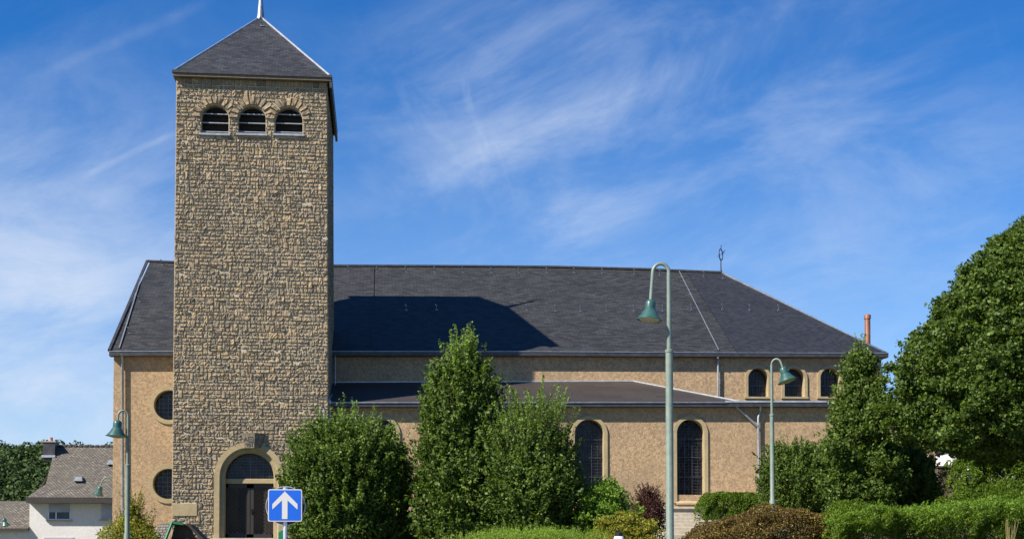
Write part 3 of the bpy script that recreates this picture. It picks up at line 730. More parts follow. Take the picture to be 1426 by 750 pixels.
def arch_inside(x0, x1, zb, zs):
    c = (x0 + x1) / 2; R = (x1 - x0) / 2
    def f(m, q):
        if m == 'v': return zb, zs + math.sqrt(max(0, R * R - (q - c) ** 2))
        hw = R if q < zs else math.sqrt(max(0, R * R - (q - zs) ** 2)); return c - hw, c + hw
    return f
for x, z, ro, ri in rw:
    def ins(m, q, x=x, z=z, r=ri):
        if m == 'v': h = math.sqrt(max(0, r * r - (q - x) ** 2)); return z - h, z + h
        h = math.sqrt(max(0, r * r - (q - z) ** 2)); return x - h, x + h
    b = grid_bars(YN + .36, ins, x - ri, x + ri, z - ri, z + ri, 7, 7, .026)
    make_window('round_window', (circ_pts(x, z, ro), circ_pts(x, z, ri - .01), True), circ_pts(x, z, ri), YN, b)
for (x0, x1, zb, zs) in cw_:
    c = (x0 + x1) / 2; R = (x1 - x0) / 2
    b = grid_bars(YN + .36, arch_inside(x0, x1, zb, zs), x0, x1, zb, zs + R, 6, 7, .018)
    b.box(x0, x1, YN + .33, YN + .36, zb + .52, zb + .56)
    for k in range(7): b.box(x0 + .2 + k * .09, x0 + .215 + k * .09, YN + .335, YN + .35, zb, zb + .5)
    w = make_window('clerestory_window', (arch_line(c, R + .13, zb, zs), arch_line(c, R - .006, zb, zs), False), arch_pts(x0, x1, zb, zs), YN, b)
    MB().box(x0 - .16, x1 + .16, YN - .10, YN + .42, zb - .09, zb - .002).build('sill', M['ashlar'], w)

# --- aisle (lean-to) --------------------------------------------
AYE = YA - .30
AX0 = P(459, 570, YA).x; AX1 = P(1303, 640, YA).x; AXH = P(1035, 557, AYE).x
zaL = P(460, 560, AYE); zaR = P(1200, 560, AYE)
def zA(x): return zaL.z + (zaR.z - zaL.z) * (x - zaL.x) / (zaR.x - zaL.x)
za = zA(AXH); zwt = P(700, 532, YN).z; xh = P(882, 531, YN).x
aw_ = []
for cx_, hw in ((531.5, 20.4), (676, 20.6), (820.5, 20.7), (961.5, 19.6)):
    a = P(cx_ - hw, 583, YA); b = P(cx_ + hw, 688.4, YA); r = (b.x - a.x) / 2; aw_.append((a.x, b.x, b.z, a.z - r))
am = MB(); zat = za - .27
holed(am, [(AX0, .8), (AX1, .8), (AX1, zA(AX1) - .19), (AX0, zA(AX0) - .19)], [arch_pts(*c) for c in aw_], YA, .45)
zat = zA(AX1) - .19; am.face([(AX1, YA, .8), (AX1, YN, .8), (AX1, YN, zat), (AX1, YA, zat)])
am.build('aisle_wall', M['render'], church)
for (x0, x1, zb, zs) in aw_:
    c = (x0 + x1) / 2; R = (x1 - x0) / 2
    b = grid_bars(YA + .36, arch_inside(x0, x1, zb, zs), x0, x1, zb, zs + R, 6, 26, .012)
    for zz in (.30, .62, .92): b.box(x0, x1, YA + .31, YA + .35, zb + (zs - zb) * zz - .02, zb + (zs - zb) * zz + .015)
    for xx in (.35, .62): b.box(x0 + (x1 - x0) * xx - .012, x0 + (x1 - x0) * xx + .012, YA + .325, YA + .35, zb, zs)
    w = make_window('aisle_window', (arch_line(c, R + .15, zb - .36, zs), arch_line(c, R - .006, zb - .36, zs), False), arch_pts(x0, x1, zb, zs), YA, b)
    s = MB(); s.hexa([(x0 - .02, YA - .14, zb - .42), (x1 + .0, YA - .14, zb - .42), (x1 + .0, YA + .40, zb - .42), (x0 - .02, YA + .40, zb - .42)],
                     [(x0 - .02, YA - .14, zb - .36), (x1 + .0, YA - .14, zb - .36), (x1 + .0, YA + .40, zb + .02), (x0 - .02, YA + .40, zb + .02)])
    s.build('sill', M['ashlar'], w)
ar = MB(); sl = math.hypot(YN - AYE, zwt - za)
zwl = P(465, 532.5, YN).z; zwt = P(880, 531, YN).z
ar.face([(AX0 - .05, AYE, zA(AX0)), (AXH, AYE, za), (xh, YN + .02, zwt), (AX0 - .05, YN + .02, zwl)], uv=[(AX0, 0), (AXH, 0), (xh, sl), (AX0, sl)])
ar.face([(AXH, AYE, za), (AXH + .6, YN + .02, za - .01), (xh, YN + .02, zwt)], uv=[(0, 0), (4, 0), (2, 4)])
aroof = ar.build('aisle_roof', M['bitumen'], church)
fr = MB(); zb1 = zA(AX1); fr.face([(AXH - .4, AYE, za - .03), (AX1 + .1, AYE, zb1 - .03), (AX1 + .1, YN - .0, zb1 - .03), (AXH - .4, YN - .0, za - .03)])
def sbox(m, x0, x1, y0, y1, d0, d1):
    a0, a1 = zA(x0), zA(x1); return m.hexa([(x0, y0, a0 + d0), (x0, y1, a0 + d0), (x0, y1, a0 + d1), (x0, y0, a0 + d1)], [(x1, y0, a1 + d0), (x1, y1, a1 + d0), (x1, y1, a1 + d1), (x1, y0, a1 + d1)])
flat = fr.build('flat_roof', M['bitumen'], church)
sbox(MB(), AXH - .75, AX1 + .15, AYE - .06, AYE + .25, .0, .075).build('coping', M['flash'], flat)
fl_ = MB(); fl_.bar((AX0, YN - .03, zwl + .02), (xh, YN - .03, zwt + .02), .05, .05); fl_.bar((xh, YN - .03, zwt + .03), (AXH, AYE + .05, za + .04), .05, .05); fl_.build('flashing', M['flash'], aroof)
ag = MB(); sbox(ag, AX0 - .1, AX1 + .12, AYE - .04, AYE + .10, -.185, -.012); sbox(ag, AX0, AX1 + .1, AYE + .101, YA + .03, -.195, -.12); ag.build('gutter', M['gutter'], aroof)
MB().bar((AX0 - .12, AYE - .06, zA(AX0) - .01), (AXH - .7, AYE - .06, za - .01), .04).build('gutter_lip', M['zinc'], aroof)
sbox(MB(), AX0 - .02, AX1 + .02, YA - .045, YA + .02, -.30, -.196).build('cornice', M['render'], aroof)

# pipes
def pipe(pts, r=.05, mt='zinc', name='downpipe'):
    c = MB(); c.tube(pts, r, 10); return c.build(name, M[mt], church, smooth='auto')
def PP(x, y, Y): return P(x, y, Y)
yq = YA - .12
pipe([PP(1024, 563, AYE), PP(1027, 567, yq), PP(1056, 594, yq)], .055)
pipe([PP(1059, 562, AYE), PP(1059, 572, yq), PP(1056, 580, yq), PP(1056, 600, yq), PP(1057, 686, yq)], .05, 'zinc')
yq2 = YN - .12
pipe([PP(999.5, 497, YE), PP(1000, 502, yq2), PP(1000, 555, yq2)], .05)
pipe([PP(169.5, 492, YE), PP(170.5, 505, yq2), PP(171, 752, yq2)], .06)
pipe([PP(466, 493, YE + .05), PP(466.5, 500, YN - .2), PP(466.5, 535, YN - .2), PP(463, 548, YN - 2.2), PP(457.5, 557, AYE - .05)], .05, 'zinc')
hb = MB(); hb.lathe(PP(457.5, 559, AYE - .12), [(0, -.12), (.10, -.09), (.12, 0), (.09, .09), (0, .12)], 14); hb.build('rainwater_head', M['flash'], church, smooth=True)
pipe([PP(458.5, 563, AYE - .08), PP(459, 575, YA - .12), PP(459.5, 745, YA - .12)], .055, 'flash')
# copper flue
cf = MB(); q = P(1208.5, 500, YN + 2.2); zc_ = P(1208, 438, YN + 2.2).z; rC = .135
cf.lathe((q.x, q.y, 0), [(rC, 8.0), (rC, zc_ - .22), (rC + .03, zc_ - .20), (rC + .03, zc_ - .02), (rC + .0, zc_), (rC - .03, zc_), (rC - .03, zc_ - .5), (0, zc_ - .5)], 20); cf.build('flue_pipe', M['copper'], church, smooth='auto')

# ------------------------------------------------------------------ terrace ledge and steps
tz = P(975, 705, 54.5).z
tl = MB(); xa0 = P(925, 706, 54.5).x; xa1 = P(1120, 706, 54.5).x
tl.box(xa0, xa1, 54.5, 56.85, tz - 1.8, tz - .10)
twl = thing('terrace_wall', ((xa0 + xa1) / 2, 55, 2), 'low pale stone terrace ledge under the last tall arched window', 'wall')
tl.build('wall', M['concrete'], twl); MB().box(xa0 - .04, xa1, 54.42, 56.86, tz - .099, tz).build('coping', M['concrete'], twl, bevel=.02)
stp = MB(); xs0 = P(925, 730, 52).x; xs1 = P(1012, 730, 52).x
for k in range(7): stp.box(xs0, xs1, 54.4 - .36 * (k + 1) , 54.4 - .36 * k, 1.5, tz - .28 - .15 * k)
tag(stp.build('stone_steps', M['concrete'], bevel=.015), 'pale worn stone steps below the terrace ledge, right of the tall lamp', 'steps')

# ------------------------------------------------------------------ street lamps
def lamp(px, ytop, Y, S, label, arm_ang=0.0, drop=None, base_z=None, pxw=(1.0, 1.0), reach=None, tilt=0.0, ytopring=None, thick=1.0, collar=None):
    """px: pole pixel column, ytop: top of the hoop, S: shade radius, arm_ang: world angle of the arm"""
    top = P(px, ytop, Y); bz = base_z if base_z is not None else float(ground_z(top.x, Y)); root = thing('street_lamp', (top.x, Y, bz), label, 'street lamp', 'green bell shaded street lamps')
    d = V((math.cos(arm_ang), math.sin(arm_ang), 0)); rch = reach; drop = drop
    R = rch / 2; b = V((top.x, Y, 0)); zt_ = top.z - R * 1.15
    zc = collar if collar else bz + (zt_ - bz) * .62
    pl = MB(); pl.lathe(b, [(.11 * thick, bz - .2), (.11 * thick, bz + .5), (.085 * thick, bz + .55), (.078 * thick, zc - .03), (.09 * thick, zc - .02), (.09 * thick, zc + .03), (.052 * thick, zc + .05), (.047 * thick, zt_)], 16)
    po = pl.build('pole', M['pole'], root, smooth='auto')
    n = 18; pts = [b + V((0, 0, zt_ - .3))] + [b + d * (R - R * math.cos(t)) + V((0, 0, zt_ + R * 1.15 * math.sin(t))) for t in [math.pi * k / n * (1 - tilt / math.pi) for k in range(n + 1)]]
    e = pts[-1]; dr = (pts[-1] - pts[-2]).normalized(); end = e + dr * drop; pts.append(end)
    a = MB(); a.tube(pts, .038 * thick, 12); a.build('arm', M['pole'], root, smooth='auto')
    rot = V((0, 0, -1)).rotation_difference(dr).to_matrix(); s = S
    sh = MB(); sh.lathe(end, [(.0, .10 * s), (.20 * s, .08 * s), (.34 * s, -.02 * s), (.40 * s, -.18 * s), (.40 * s, -.62 * s), (.46 * s, -.70 * s), (.62 * s, -1.0 * s), (.82 * s, -1.26 * s), (.86 * s, -1.34 * s), (1.0 * s, -1.40 * s), (1.0 * s, -1.44 * s), (.84 * s, -1.42 * s), (.78 * s, -1.28 * s), (.5 * s, -.9 * s), (.3 * s, -.7 * s), (0, -.66 * s)], 32, rot)
    sh = sh.build('shade', M['teal'], root, smooth='auto')
    ln = MB(); ln.lathe(end, [(.80 * s, -1.40 * s), (.66 * s, -1.50 * s), (.4 * s, -1.56 * s), (0, -1.58 * s)], 28, rot); ln.build('diffuser', M['lens'], sh, smooth=True)
    return root
def width(px_n, Y): return px_n / F * Y
lamp(931.5, 367, 27.5, width(19, 27.5), 'tallest street lamp, thick grey green post reaching up past the main roof edge', math.pi - .1, width(40, 27.5), 0.0, reach=width(23, 27.5), thick=1.0, collar=P(931, 489, 27.5).z)
lamp(1074.5, 500, 40, width(14.3, 40), 'street lamp standing beside the small arched upper windows with tilted shade', -.45, width(8, 40), reach=width(13.5, 40), tilt=.30, thick=.85, collar=P(1074, 578, 40).z)
lamp(178.5, 571.5, 37.6, width(14.6, 37.6), 'street lamp at the left corner of the church by the round windows', math.pi + .15, width(7, 37.6), reach=width(13, 37.6), thick=.78, collar=P(178, 648, 37.6).z)
lamp(159, 664, 66, width(8.5, 66), 'small distant street lamp hanging in front of the grey tiled house roof', math.pi, width(5, 66), reach=width(17, 66), thick=.8, tilt=.2)
lamp(-8, 712, 70, width(7, 70), 'small distant street lamp at the far left edge before the low tiled wing', 0, width(4, 70), reach=width(12, 70), thick=.8, tilt=.2)
lamp(452, 566, 47, width(6.5, 47), 'street lamp rising behind the round bush at the corner of the tower', math.pi + .9, width(14, 47), reach=width(9, 47), thick=.7)

# ------------------------------------------------------------------ road sign
YS = 24.5
def rrect(w, h, r, n=6):
    pts = []
    for (sx, sz, a0) in ((1, 1, 0), (-1, 1, 90), (-1, -1, 180), (1, -1, 270)):
        for k in range(n + 1):
            a = math.radians(a0 + 90 * k / n); pts.append((sx * (w / 2 - r) + r * math.cos(a), sz * (h / 2 - r) + r * math.sin(a)))
    return pts
sc_ = P(397, 703, YS); sg = thing('one_way_sign', (sc_.x, YS, 0), 'square blue sign with a white upward arrow on a pale post', 'road sign')
ps = MB(); pz = P(397, 679.5, YS).z; ps.lathe((sc_.x, YS + .06, 0), [(.035, -.2), (.035, pz - .03), (.045, pz - .03), (.045, pz + .02), (0, pz + .03)], 14); ps.build('post', M['galv'], sg, smooth='auto')
yawS = Matrix.Rotation(-math.radians(2), 3, 'Z')
def plate(loop, y0, y1, name, mt, par, c=sc_):
    m = MB(); f = [V(c) + yawS @ V((p[0], y0, p[1])) for p in loop]; bq = [V(c) + yawS @ V((p[0], y1, p[1])) for p in loop]
    m.face(f); m.face(bq[::-1])
    for k in range(len(f)): m.face([f[k], bq[k], bq[(k + 1) % len(f)], f[(k + 1) % len(f)]])
    return m.build(name, mt, par)
wS = width(46.5, YS)
pw = plate(rrect(wS, wS * .955, .035), -.02, .0, 'sign_plate', M['sign_white'], sg)
plate(rrect(wS - .035, wS * .955 - .035, .025), -.023, -.0205, 'blue_field', M['sign_blue'], pw)
s_ = 1 / 46.5 * wS
ar_ = [(-17.2, 1), (-.2, 18.5), (17.2, 1), (17.2, -6.5), (3.6, 6.0), (3.6, -19.5), (-4, -19.5), (-4, 6.0), (-17.2, -6.5)]
arw = MB(); fp = [V(sc_) + yawS @ V((x * s_, -.0265, z * s_ + .01)) for x, z in ar_]
loops = [[V((x, z, 0)) for x, z in ar_]]
for t in tessellate_polygon(loops): arw.face([fp[k] for k in t])
arw.build('arrow', M['sign_white'], pw)
rsg = thing('round_sign', (sc_.x, YS + .15, 0), 'round sign seen from its dark back behind the blue arrow sign', 'road sign')
rs = P(397.8, 703.8, YS + .16); rr = width(27.3, YS)
plate(circ_pts(0, 0, rr - .012), -.012, .012, 'sign_back', M['sign_back'], rsg, rs)
rim = MB(); 
extr(rim, [(rs.x + x, rs.z + z) for x, z in circ_pts(0, 0, rr)], [(rs.x + x, rs.z + z) for x, z in circ_pts(0, 0, rr - .012)], rs.y - .014, rs.y + .014, True); rim.build('rim', M['galv'], rsg)
MB().bar((rs.x - .18, rs.y - .03, rs.z + .08), (rs.x + .18, rs.y - .03, rs.z + .08), .03).bar((rs.x - .18, rs.y - .03, rs.z - .12), (rs.x + .18, rs.y - .03, rs.z - .12), .03).build('bracket', M['galv'], rsg)
gp = P(391.5, 739.5, 30); tag(MB().box(gp.x - .06, gp.x + .06, 29.94, 30.06, .3, gp.z).lathe((gp.x, 30, gp.z), [(.05, 0), (.05, .02), (0, .03)], 10).build('marker_post', M['green_paint'], bevel=.01), 'short green post beside the foot of the blue arrow sign', 'post')

# ------------------------------------------------------------------ small slate roofed shelter by the tower
shl = thing('shelter', (P(245, 740, 50).x, 50, 1.8), 'small slate covered shelter with green edge boards at the foot of the tower', 'shelter')
Y0, Y1 = 48.5, 50.2
a = P(204, 752, Y0); b = P(222, 727, Y0); c = P(240, 727, Y0); d = P(232, 752, Y0); zt_ = b.z
t = MB(); A_ = V((a.x, Y0, a.z)); B_ = V((b.x, Y0 + .3, zt_)); C_ = V((c.x, Y0 + .02, zt_)); D_ = V((d.x, Y0 - .25, d.z))
t.face([A_, D_, C_, B_], uv=[(0, 0), (1, 0), (1, 1), (0, 1)])
e_, f_, g_, h_ = V((c.x, Y0, zt_)), P(262, 729, Y0), P(283, 751, Y0), None
R0 = V((f_.x, Y0, f_.z)); R1_ = V((g_.x, Y0, g_.z))
t.face([R0, R1_, R1_ + V((0, 1.8, 0)), R0 + V((0, 1.8, 0))], uv=[(0, 0), (1, 0), (1, 2), (0, 2)])
t.face([e_, R0, R0 + V((0, 1.8, 0)), B_ + V((0, 1.8, 0)), B_], uv=[(0, 0), (1, 0), (1, 2), (0, 2), (0, 0)])
t.face([A_, B_, B_ + V((0, 1.8, 0)), A_ + V((0, 1.8, 0))], uv=[(0, 0), (1, 0), (1, 2), (0, 2)])
ro_ = t.build('roof', M['housetile'], shl); sol = ro_.modifiers.new('s', 'SOLIDIFY'); sol.thickness = .05; sol.offset = -1
gbm = MB(); gbm.bar(C_ + V((0, -.06, 0)), D_ + V((0, -.06, 0)), .06, .08); gbm.bar(C_ + V((0, -.06, 0)), R0 + V((-.15, -.06, 0)), .06, .07); gbm.build('edge_board', M['green_paint'], shl)
gb2 = MB(); gb2.bar(R0 + V((0, -.05, 0)), R1_ + V((0, -.05, 0)), .05, .08); gb2.build('edge_board', M['fascia'], shl)
wm = MB(); wm.face([C_ + V((.05, .25, -.05)), D_ + V((.0, .5, -.4)), V((R1_.x, Y0 + .25, D_.z - .4)), R0 + V((0, .25, -.05))]); wm.build('back_panel', M['brown_wood'], shl)
wm = MB().box(A_.x + .05, R1_.x - .05, Y0 + .6, Y0 + 1.7, 1.4, A_.z); wm.build('wall', M['stone'], shl)

# ------------------------------------------------------------------ houses
def gable_roof(mb, x0, x1, y0, y1, ze, zr_, ov=.25):
    ym = (y0 + y1) / 2; sl = math.hypot(ym - y0 + ov, zr_ - ze)
    mb.face([(x0, y0 - ov, ze), (x1, y0 - ov, ze), (x1, ym, zr_), (x0, ym, zr_)], uv=[(x0, 0), (x1, 0), (x1, sl), (x0, sl)])
    mb.face([(x1, y1 + ov, ze), (x0, y1 + ov, ze), (x0, ym, zr_), (x1, ym, zr_)], uv=[(x1, 0), (x0, 0), (x0, sl), (x1, sl)])
YH = 90.0
he = P(39, 692, YH - .4); hr = P(80, 621, YH + 5); hx1 = -10.5
hs_ = thing('house', (he.x + 4, YH, 0), 'white plastered house with large grey tiled roof left of the church', 'house')
hw = MB(); hx0 = he.x + .4; hz = he.z - .35; hx0 = P(41, 720, YH).x
HX1 = hx0 + 14
hw.box(hx0, HX1, YH, YH + 10, -.3, hz)
hw.face([(hx0 + .001, YH, hz), (hx0 + .001, YH + 10, hz), (hx0 + .9, YH + 5, hr.z - .3)]); hw.face([(HX1 - .001, YH, hz), (HX1 - .001, YH + 10, hz), (HX1 - .001, YH + 5, hr.z - .2)])
hw = hw.build('wall', M['plaster'], hs_)
hrf = MB(); ym = YH + 5; ze = he.z; zz = hr.z; lx = P(77, 621, ym).x; m0 = V((P(60, 655, YH + 2.6).x, YH + 2.6, P(60, 655, YH + 2.6).z))
def quad2(x0a, x0b, x1, ya, yb, za_, zb_, s0, s1):
    hrf.face([(x0a, ya, za_), (x1, ya, za_), (x1, yb, zb_), (x0b, yb, zb_)], uv=[(x0a, s0), (x1, s0), (x1, s1), (x0b, s1)])
quad2(he.x, he.x + .75, HX1 + .3, YH - .75, YH + 1.1, ze, ze + .95, 0, 1.8)
quad2(he.x + .75, lx, HX1 + .3, YH + 1.1, ym, ze + .95, zz, 1.8, 6.6)
hrf.face([(he.x, YH + 10.4, ze), (HX1 + .3, YH + 10.4, ze), (HX1 + .3, ym, zz), (lx, ym, zz)], uv=[(0, 0), (12, 0), (12, 6), (0, 6)])
hrf.face([(he.x, YH - .75, ze), (he.x + .75, YH + 1.1, ze + .95), (lx, ym, zz), (he.x, YH + 10.4, ze)], uv=[(0, 0), (1, 1), (5, 5), (10, 0)])
hrf = hrf.build('roof', M['housetile'], hs_)
rt_ = MB(); rt_.tube([(lx + .1 + .09 * k, ym, zz + .0) for k in range(int((HX1 - lx) / .09))], [.13 if k % 4 else .08 for k in range(int((HX1 - lx) / .09))], 6)
rt_.build('ridge_tiles', M['housetile'], hrf)
MB().box(he.x - .02, HX1 + .3, YH - .80, YH - .70, ze - .36, ze - .02).box(he.x, HX1 + .3, YH - .699, YH + .02, ze - .36, ze - .30).build('fascia', M['fascia'], hrf)
cb = P(62, 633, ym - .6); ct = P(75, 614, ym - .6)
ch = MB(); ch.box(cb.x, cb.x + .8, ym - 1.1, ym - .2, cb.z - .4, ct.z - .1); ch = ch.build('chimney', M['gutter'], hrf)
MB().box(cb.x - .06, cb.x + .86, ym - 1.16, ym - .14, ct.z - .098, ct.z - .02).lathe((cb.x + .4, ym - .6, ct.z - .02), [(.16, 0), (.14, .28), (.10, .30), (0, .3)], 12).build('chimney_cap', M['rooftile_pink'], ch)
MB().box(cb.x - .05, cb.x + .85, ym - 1.25, ym - 1.105, cb.z - .2, cb.z - .05).build('flashing', M['flash'], ch)
# roof vent
hp0 = V((0, YH + 1.1, ze + .95)); hn = V((1, 0, 0)).cross(V((0, ym - YH - 1.1, zz - ze - .95))).normalized()
for x, y in ((110, 669), (156, 646)):
    q = onplane(x, y, hp0, hn); MB().box(q.x - .28, q.x + .28, q.y - .35, q.y + .1, q.z - .02, q.z + .09).box(q.x - .22, q.x + .22, q.y - .2, q.y + .3, q.z + .091, q.z + .26).build('roof_vent', M['flash'], hrf)
def hwin(x0, y0, x1, y1, Y, par, shut=.5, sill=True):
    a = P(x0, y1, Y); b = P(x1, y0, Y); w = b.x - a.x; h = b.z - a.z
    f = MB()
    f.box(a.x - .0, a.x + .06, Y - .03, Y + .03, a.z, b.z); f.box(b.x - .06, b.x, Y - .03, Y + .03, a.z, b.z); f.box(a.x + .061, b.x - .061, Y - .028, Y + .028, a.z, a.z + .06); f.box(a.x + .061, b.x - .061, Y - .028, Y + .028, b.z - .06, b.z)
    if shut < 1: f.box(a.x + w * .33, a.x + w * .33 + .07, Y - .026, Y + .026, a.z + .061, b.z - .061)
    o = f.build('window', M['frame' if shut < 1 else 'shutter'], par)
    MB().face([(a.x, Y - .006, a.z), (b.x, Y - .006, a.z), (b.x, Y - .006, b.z), (a.x, Y - .006, b.z)]).build('pane', M['winglass'], o)
    if shut: MB().box(a.x + .03, b.x - .03, Y - .045, Y - .031, b.z - h * shut, b.z).build('roller_shutter', M['shutter'], o)
    if sill: MB().box(a.x - .12, b.x + .12, Y - .14, Y + .0, a.z - .09, a.z - .002).build('sill', M['concrete'], o)
hwin(67, 702, 98.5, 723, YH, hs_, .5); hwin(141, 702, 172, 722.5, YH, hs_, 1.0)
hwin(60, 747.5, 103, 775, YH, hs_, .6); hwin(134, 746.5, 172, 775, YH, hs_, .6)
# low wing
wg = thing('house', (P(10, 740, YH + 1).x, YH + 1, 0), 'low wing house with brown tiled roof at the far left edge', 'house')
we = P(20, 735, YH - .2); wr = P(20, 697, YH + 3)
wx0 = P(-160, 735, YH).x; wx1 = hx0 - .01
MB().box(wx0, wx1, YH + .1, YH + 6, -.3, we.z - .1).build('wall', M['plaster'], wg)
wrf = MB(); gable_roof(wrf, wx0, wx1, YH + .1, YH + 6, we.z, wr.z, .35); wrf = wrf.build('roof', M['housetile'], wg)
MB().box(wx0, wx1 - .005, YH - .30, YH - .22, we.z - .16, we.z - .01).build('fascia', M['fascia'], wrf)
# far right house glimpsed under the tree
fh = thing('house', (P(1385, 660, 85).x, 85, 0), 'distant pink roofed house glimpsed beneath the big round tree on the right', 'house')
fx0, fx1 = P(1357, 640, 85).x, P(1440, 640, 85).x; fz = P(1390, 640, 85).z; fzr = P(1390, 629, 88).z
MB().box(fx0, fx1, 85, 91, 0, fz).build('wall', M['plaster'], fh)
q = MB(); gable_roof(q, fx0 - .2, fx1 + .2, 85, 91, fz, fzr, .3); q.build('roof', M['rooftile_pink'], fh)
hwin(1368, 645, 1384, 660, 84.97, fh, 0, False)
f2 = thing('house', (P(1333, 660, 83).x, 83, 0), 'small pale house corner with one dark window seen under the tree foliage', 'house')
fx0, fx1 = P(1326, 640, 83).x, P(1347, 640, 83).x; fz = P(1340, 631, 83).z
MB().box(fx0, fx1, 83, 87, 0, fz).build('wall', M['plaster'], f2); q = MB(); gable_roof(q, fx0 - .1, fx1 + .1, 83, 87, fz, fz + .5, .1); q.build('roof', M['zinc'], f2)
hwin(1335.5, 634, 1342, 644, 82.97, f2, 0, False)

# ------------------------------------------------------------------ foliage
class Noise3:
    def __init__(s, seed, n=10):
        r = np.random.default_rng(seed); s.k = r.normal(size=(n, 3)); s.p = r.uniform(0, 6.28, n); s.a = 1 / np.sqrt(n / 2)
    def __call__(s, x, f): return np.sin((x * f) @ s.k.T + s.p).sum(1) * s.a
def leaves_mesh(name, pos, size, outward, mt, parent, jit=.8, aspect=.55, upb=.35, smooth=False):
    n = len(pos); r = rng
    nrm = outward * (1 - jit) + r.normal(size=(n, 3)) * jit + np.array([0, 0, upb * .5]); nrm /= np.linalg.norm(nrm, axis=1)[:, None] + 1e-9
    ax = r.normal(size=(n, 3)) * .7 + outward * .5 + np.array([0, 0, upb]); ax -= nrm * (ax * nrm).sum(1)[:, None]; ax /= np.linalg.norm(ax, axis=1)[:, None] + 1e-9
    sd = np.cross(nrm, ax); L = (size * r.uniform(.5, 1.35, n))[:, None]; Wd = L * aspect * .5
    v = np.empty((n, 4, 3), np.float32)
    v[:, 0] = pos - ax * L * .5; v[:, 2] = pos + ax * L * .5 - nrm * L * .10
    v[:, 1] = pos + sd * Wd + nrm * L * .08; v[:, 3] = pos - sd * Wd + nrm * L * .08
    me = bpy.data.meshes.new(name); me.vertices.add(4 * n); me.vertices.foreach_set('co', v.ravel()); me.loops.add(4 * n); me.loops.foreach_set('vertex_index', np.arange(4 * n, dtype=np.int32))
    me.polygons.add(n); me.polygons.foreach_set('loop_start', np.arange(0, 4 * n, 4, dtype=np.int32)); me.polygons.foreach_set('loop_total', np.full(n, 4, np.int32))
    me.materials.append(mt); me.update(calc_edges=True); me.validate()
    o = bpy.data.objects.new(name, me); col.objects.link(o)
    if parent is not None: setparent(o, parent)
    return o
def crown(name, c, prof, n, size, mt, parent, seed, ry=1.0, lump=.16, lumpf=1.1, shell=.5, shoots=0, shoot_len=1.0, shoot_top=.45, shoot_mat=None, shoot_up=1.0, jit=.8, aspect=.55, gap=.0, box=False, upb=.35, clumps=None, inner_shoots=None):
    """prof: list of (height fraction, radius); c: base centre; returns foliage object. Leaves crowd towards an uneven envelope"""
    H = prof[-1][0]; zs = np.array([p[0] for p in prof]); rs = np.array([p[1] for p in prof]); r = np.random.default_rng(seed); N = Noise3(seed)
    zz = np.linspace(0, H, 200); rr = np.interp(zz, zs, rs) + .12; cdf = np.cumsum(rr); cdf /= cdf[-1]
    z = np.interp(r.uniform(size=n), cdf, zz); th = r.uniform(0, 2 * np.pi, n)
    R = np.interp(z, zs, rs); dirv = np.stack([np.cos(th), np.sin(th) * ry, np.zeros(n)], 1)
    if box:
        kx = 1 / np.maximum(np.abs(np.cos(th)), np.abs(np.sin(th))); dirv *= np.minimum(kx, 1.35)[:, None]
    base = dirv * R[:, None] + np.stack([np.zeros(n)] * 2 + [z], 1)
    f = 1 + lump * (.6 * N(base, lumpf) + .4 * N(base, lumpf * 2.7)) + .05 * N(base, lumpf * 7)
    dep = 1 - shell * r.power(1.6, n) if False else 1 - shell * (r.uniform(size=n) ** 2.2)
    p = dirv * (R * f * dep)[:, None]; p[:, 2] = z + (.15 * lump * H) * N(base, lumpf * 1.3) * .5
    p += r.normal(size=(n, 3)) * size * .5
    slope = -np.gradient(np.interp(zz, zs, rs), zz); sl = np.interp(z, zz, slope)
    out = np.stack([np.cos(th), np.sin(th), np.clip(sl, -1, 1.5)], 1); out /= np.linalg.norm(out, axis=1)[:, None]
    if gap:
        k = N(base, lumpf * 3.1) < 1.3 - gap; p = p[k]; out = out[k]
    if clumps:
        nc, rad, frac = clumps; idx = r.choice(len(p), nc); cc = p[idx]; co = out[idx]; m = int(len(p) * frac / nc)
        u = r.normal(size=(nc, m, 3)); u /= np.linalg.norm(u, axis=2)[:, :, None]; u *= r.uniform(size=(nc, m, 1)) ** .45; u[:, :, 2] *= .6
        sz = rad * r.uniform(.55, 1.3, nc)[:, None, None]; cp = cc[:, None, :] + u * sz + co[:, None, :] * sz * .35
        oo = u * .9 + co[:, None, :] * .5 + np.array([0, 0, .35]); oo /= np.linalg.norm(oo, axis=2)[:, :, None]
        keep = r.uniform(size=len(p)) > frac; inner = .86
        p = np.concatenate([p[keep] * np.array([inner, inner, 1]), cp.reshape(-1, 3)]); out = np.concatenate([out[keep], oo.reshape(-1, 3)])
    P_ = [p + np.array(c)]; O_ = [out]; stems = []
    if inner_shoots:
        ns, L0 = inner_shoots; q_, o_ = [], []
        for _ in range(ns):
            zf = H * r.uniform(0.0, .93); t = r.uniform(0, 6.283); Rz = np.interp(zf, zs, rs); e = np.array([math.cos(t), math.sin(t) * ry, 0.0])
            L = L0 * r.uniform(.5, 1.2); d = e * r.uniform(.25, .8) + np.array([0, 0, .9]) + r.normal(size=3) * .15; d /= np.linalg.norm(d)
            q0 = e * max(0, Rz - L * .42 * r.uniform(.5, 1.3)) + np.array([0, 0, zf - L * .35]); m = int(L / (size * .13)); f_ = np.arange(m) / m
            a = r.uniform(0, 6.283, m); w = size * (1.1 - f_ * .75); pp = q0 + d * (L * f_)[:, None] + e * (f_ ** 2 * L * .12)[:, None] + np.stack([np.cos(a) * w, np.sin(a) * w, r.uniform(-.4, .4, m) * size], 1)
            q_.append(pp); o_.append(np.stack([np.cos(a) * .6 + e[0] * .5, np.sin(a) * .6 + e[1] * .5, np.full(m, .35)], 1))
        P_.append(np.concatenate(q_) + np.array(c)); O_.append(np.concatenate(o_))
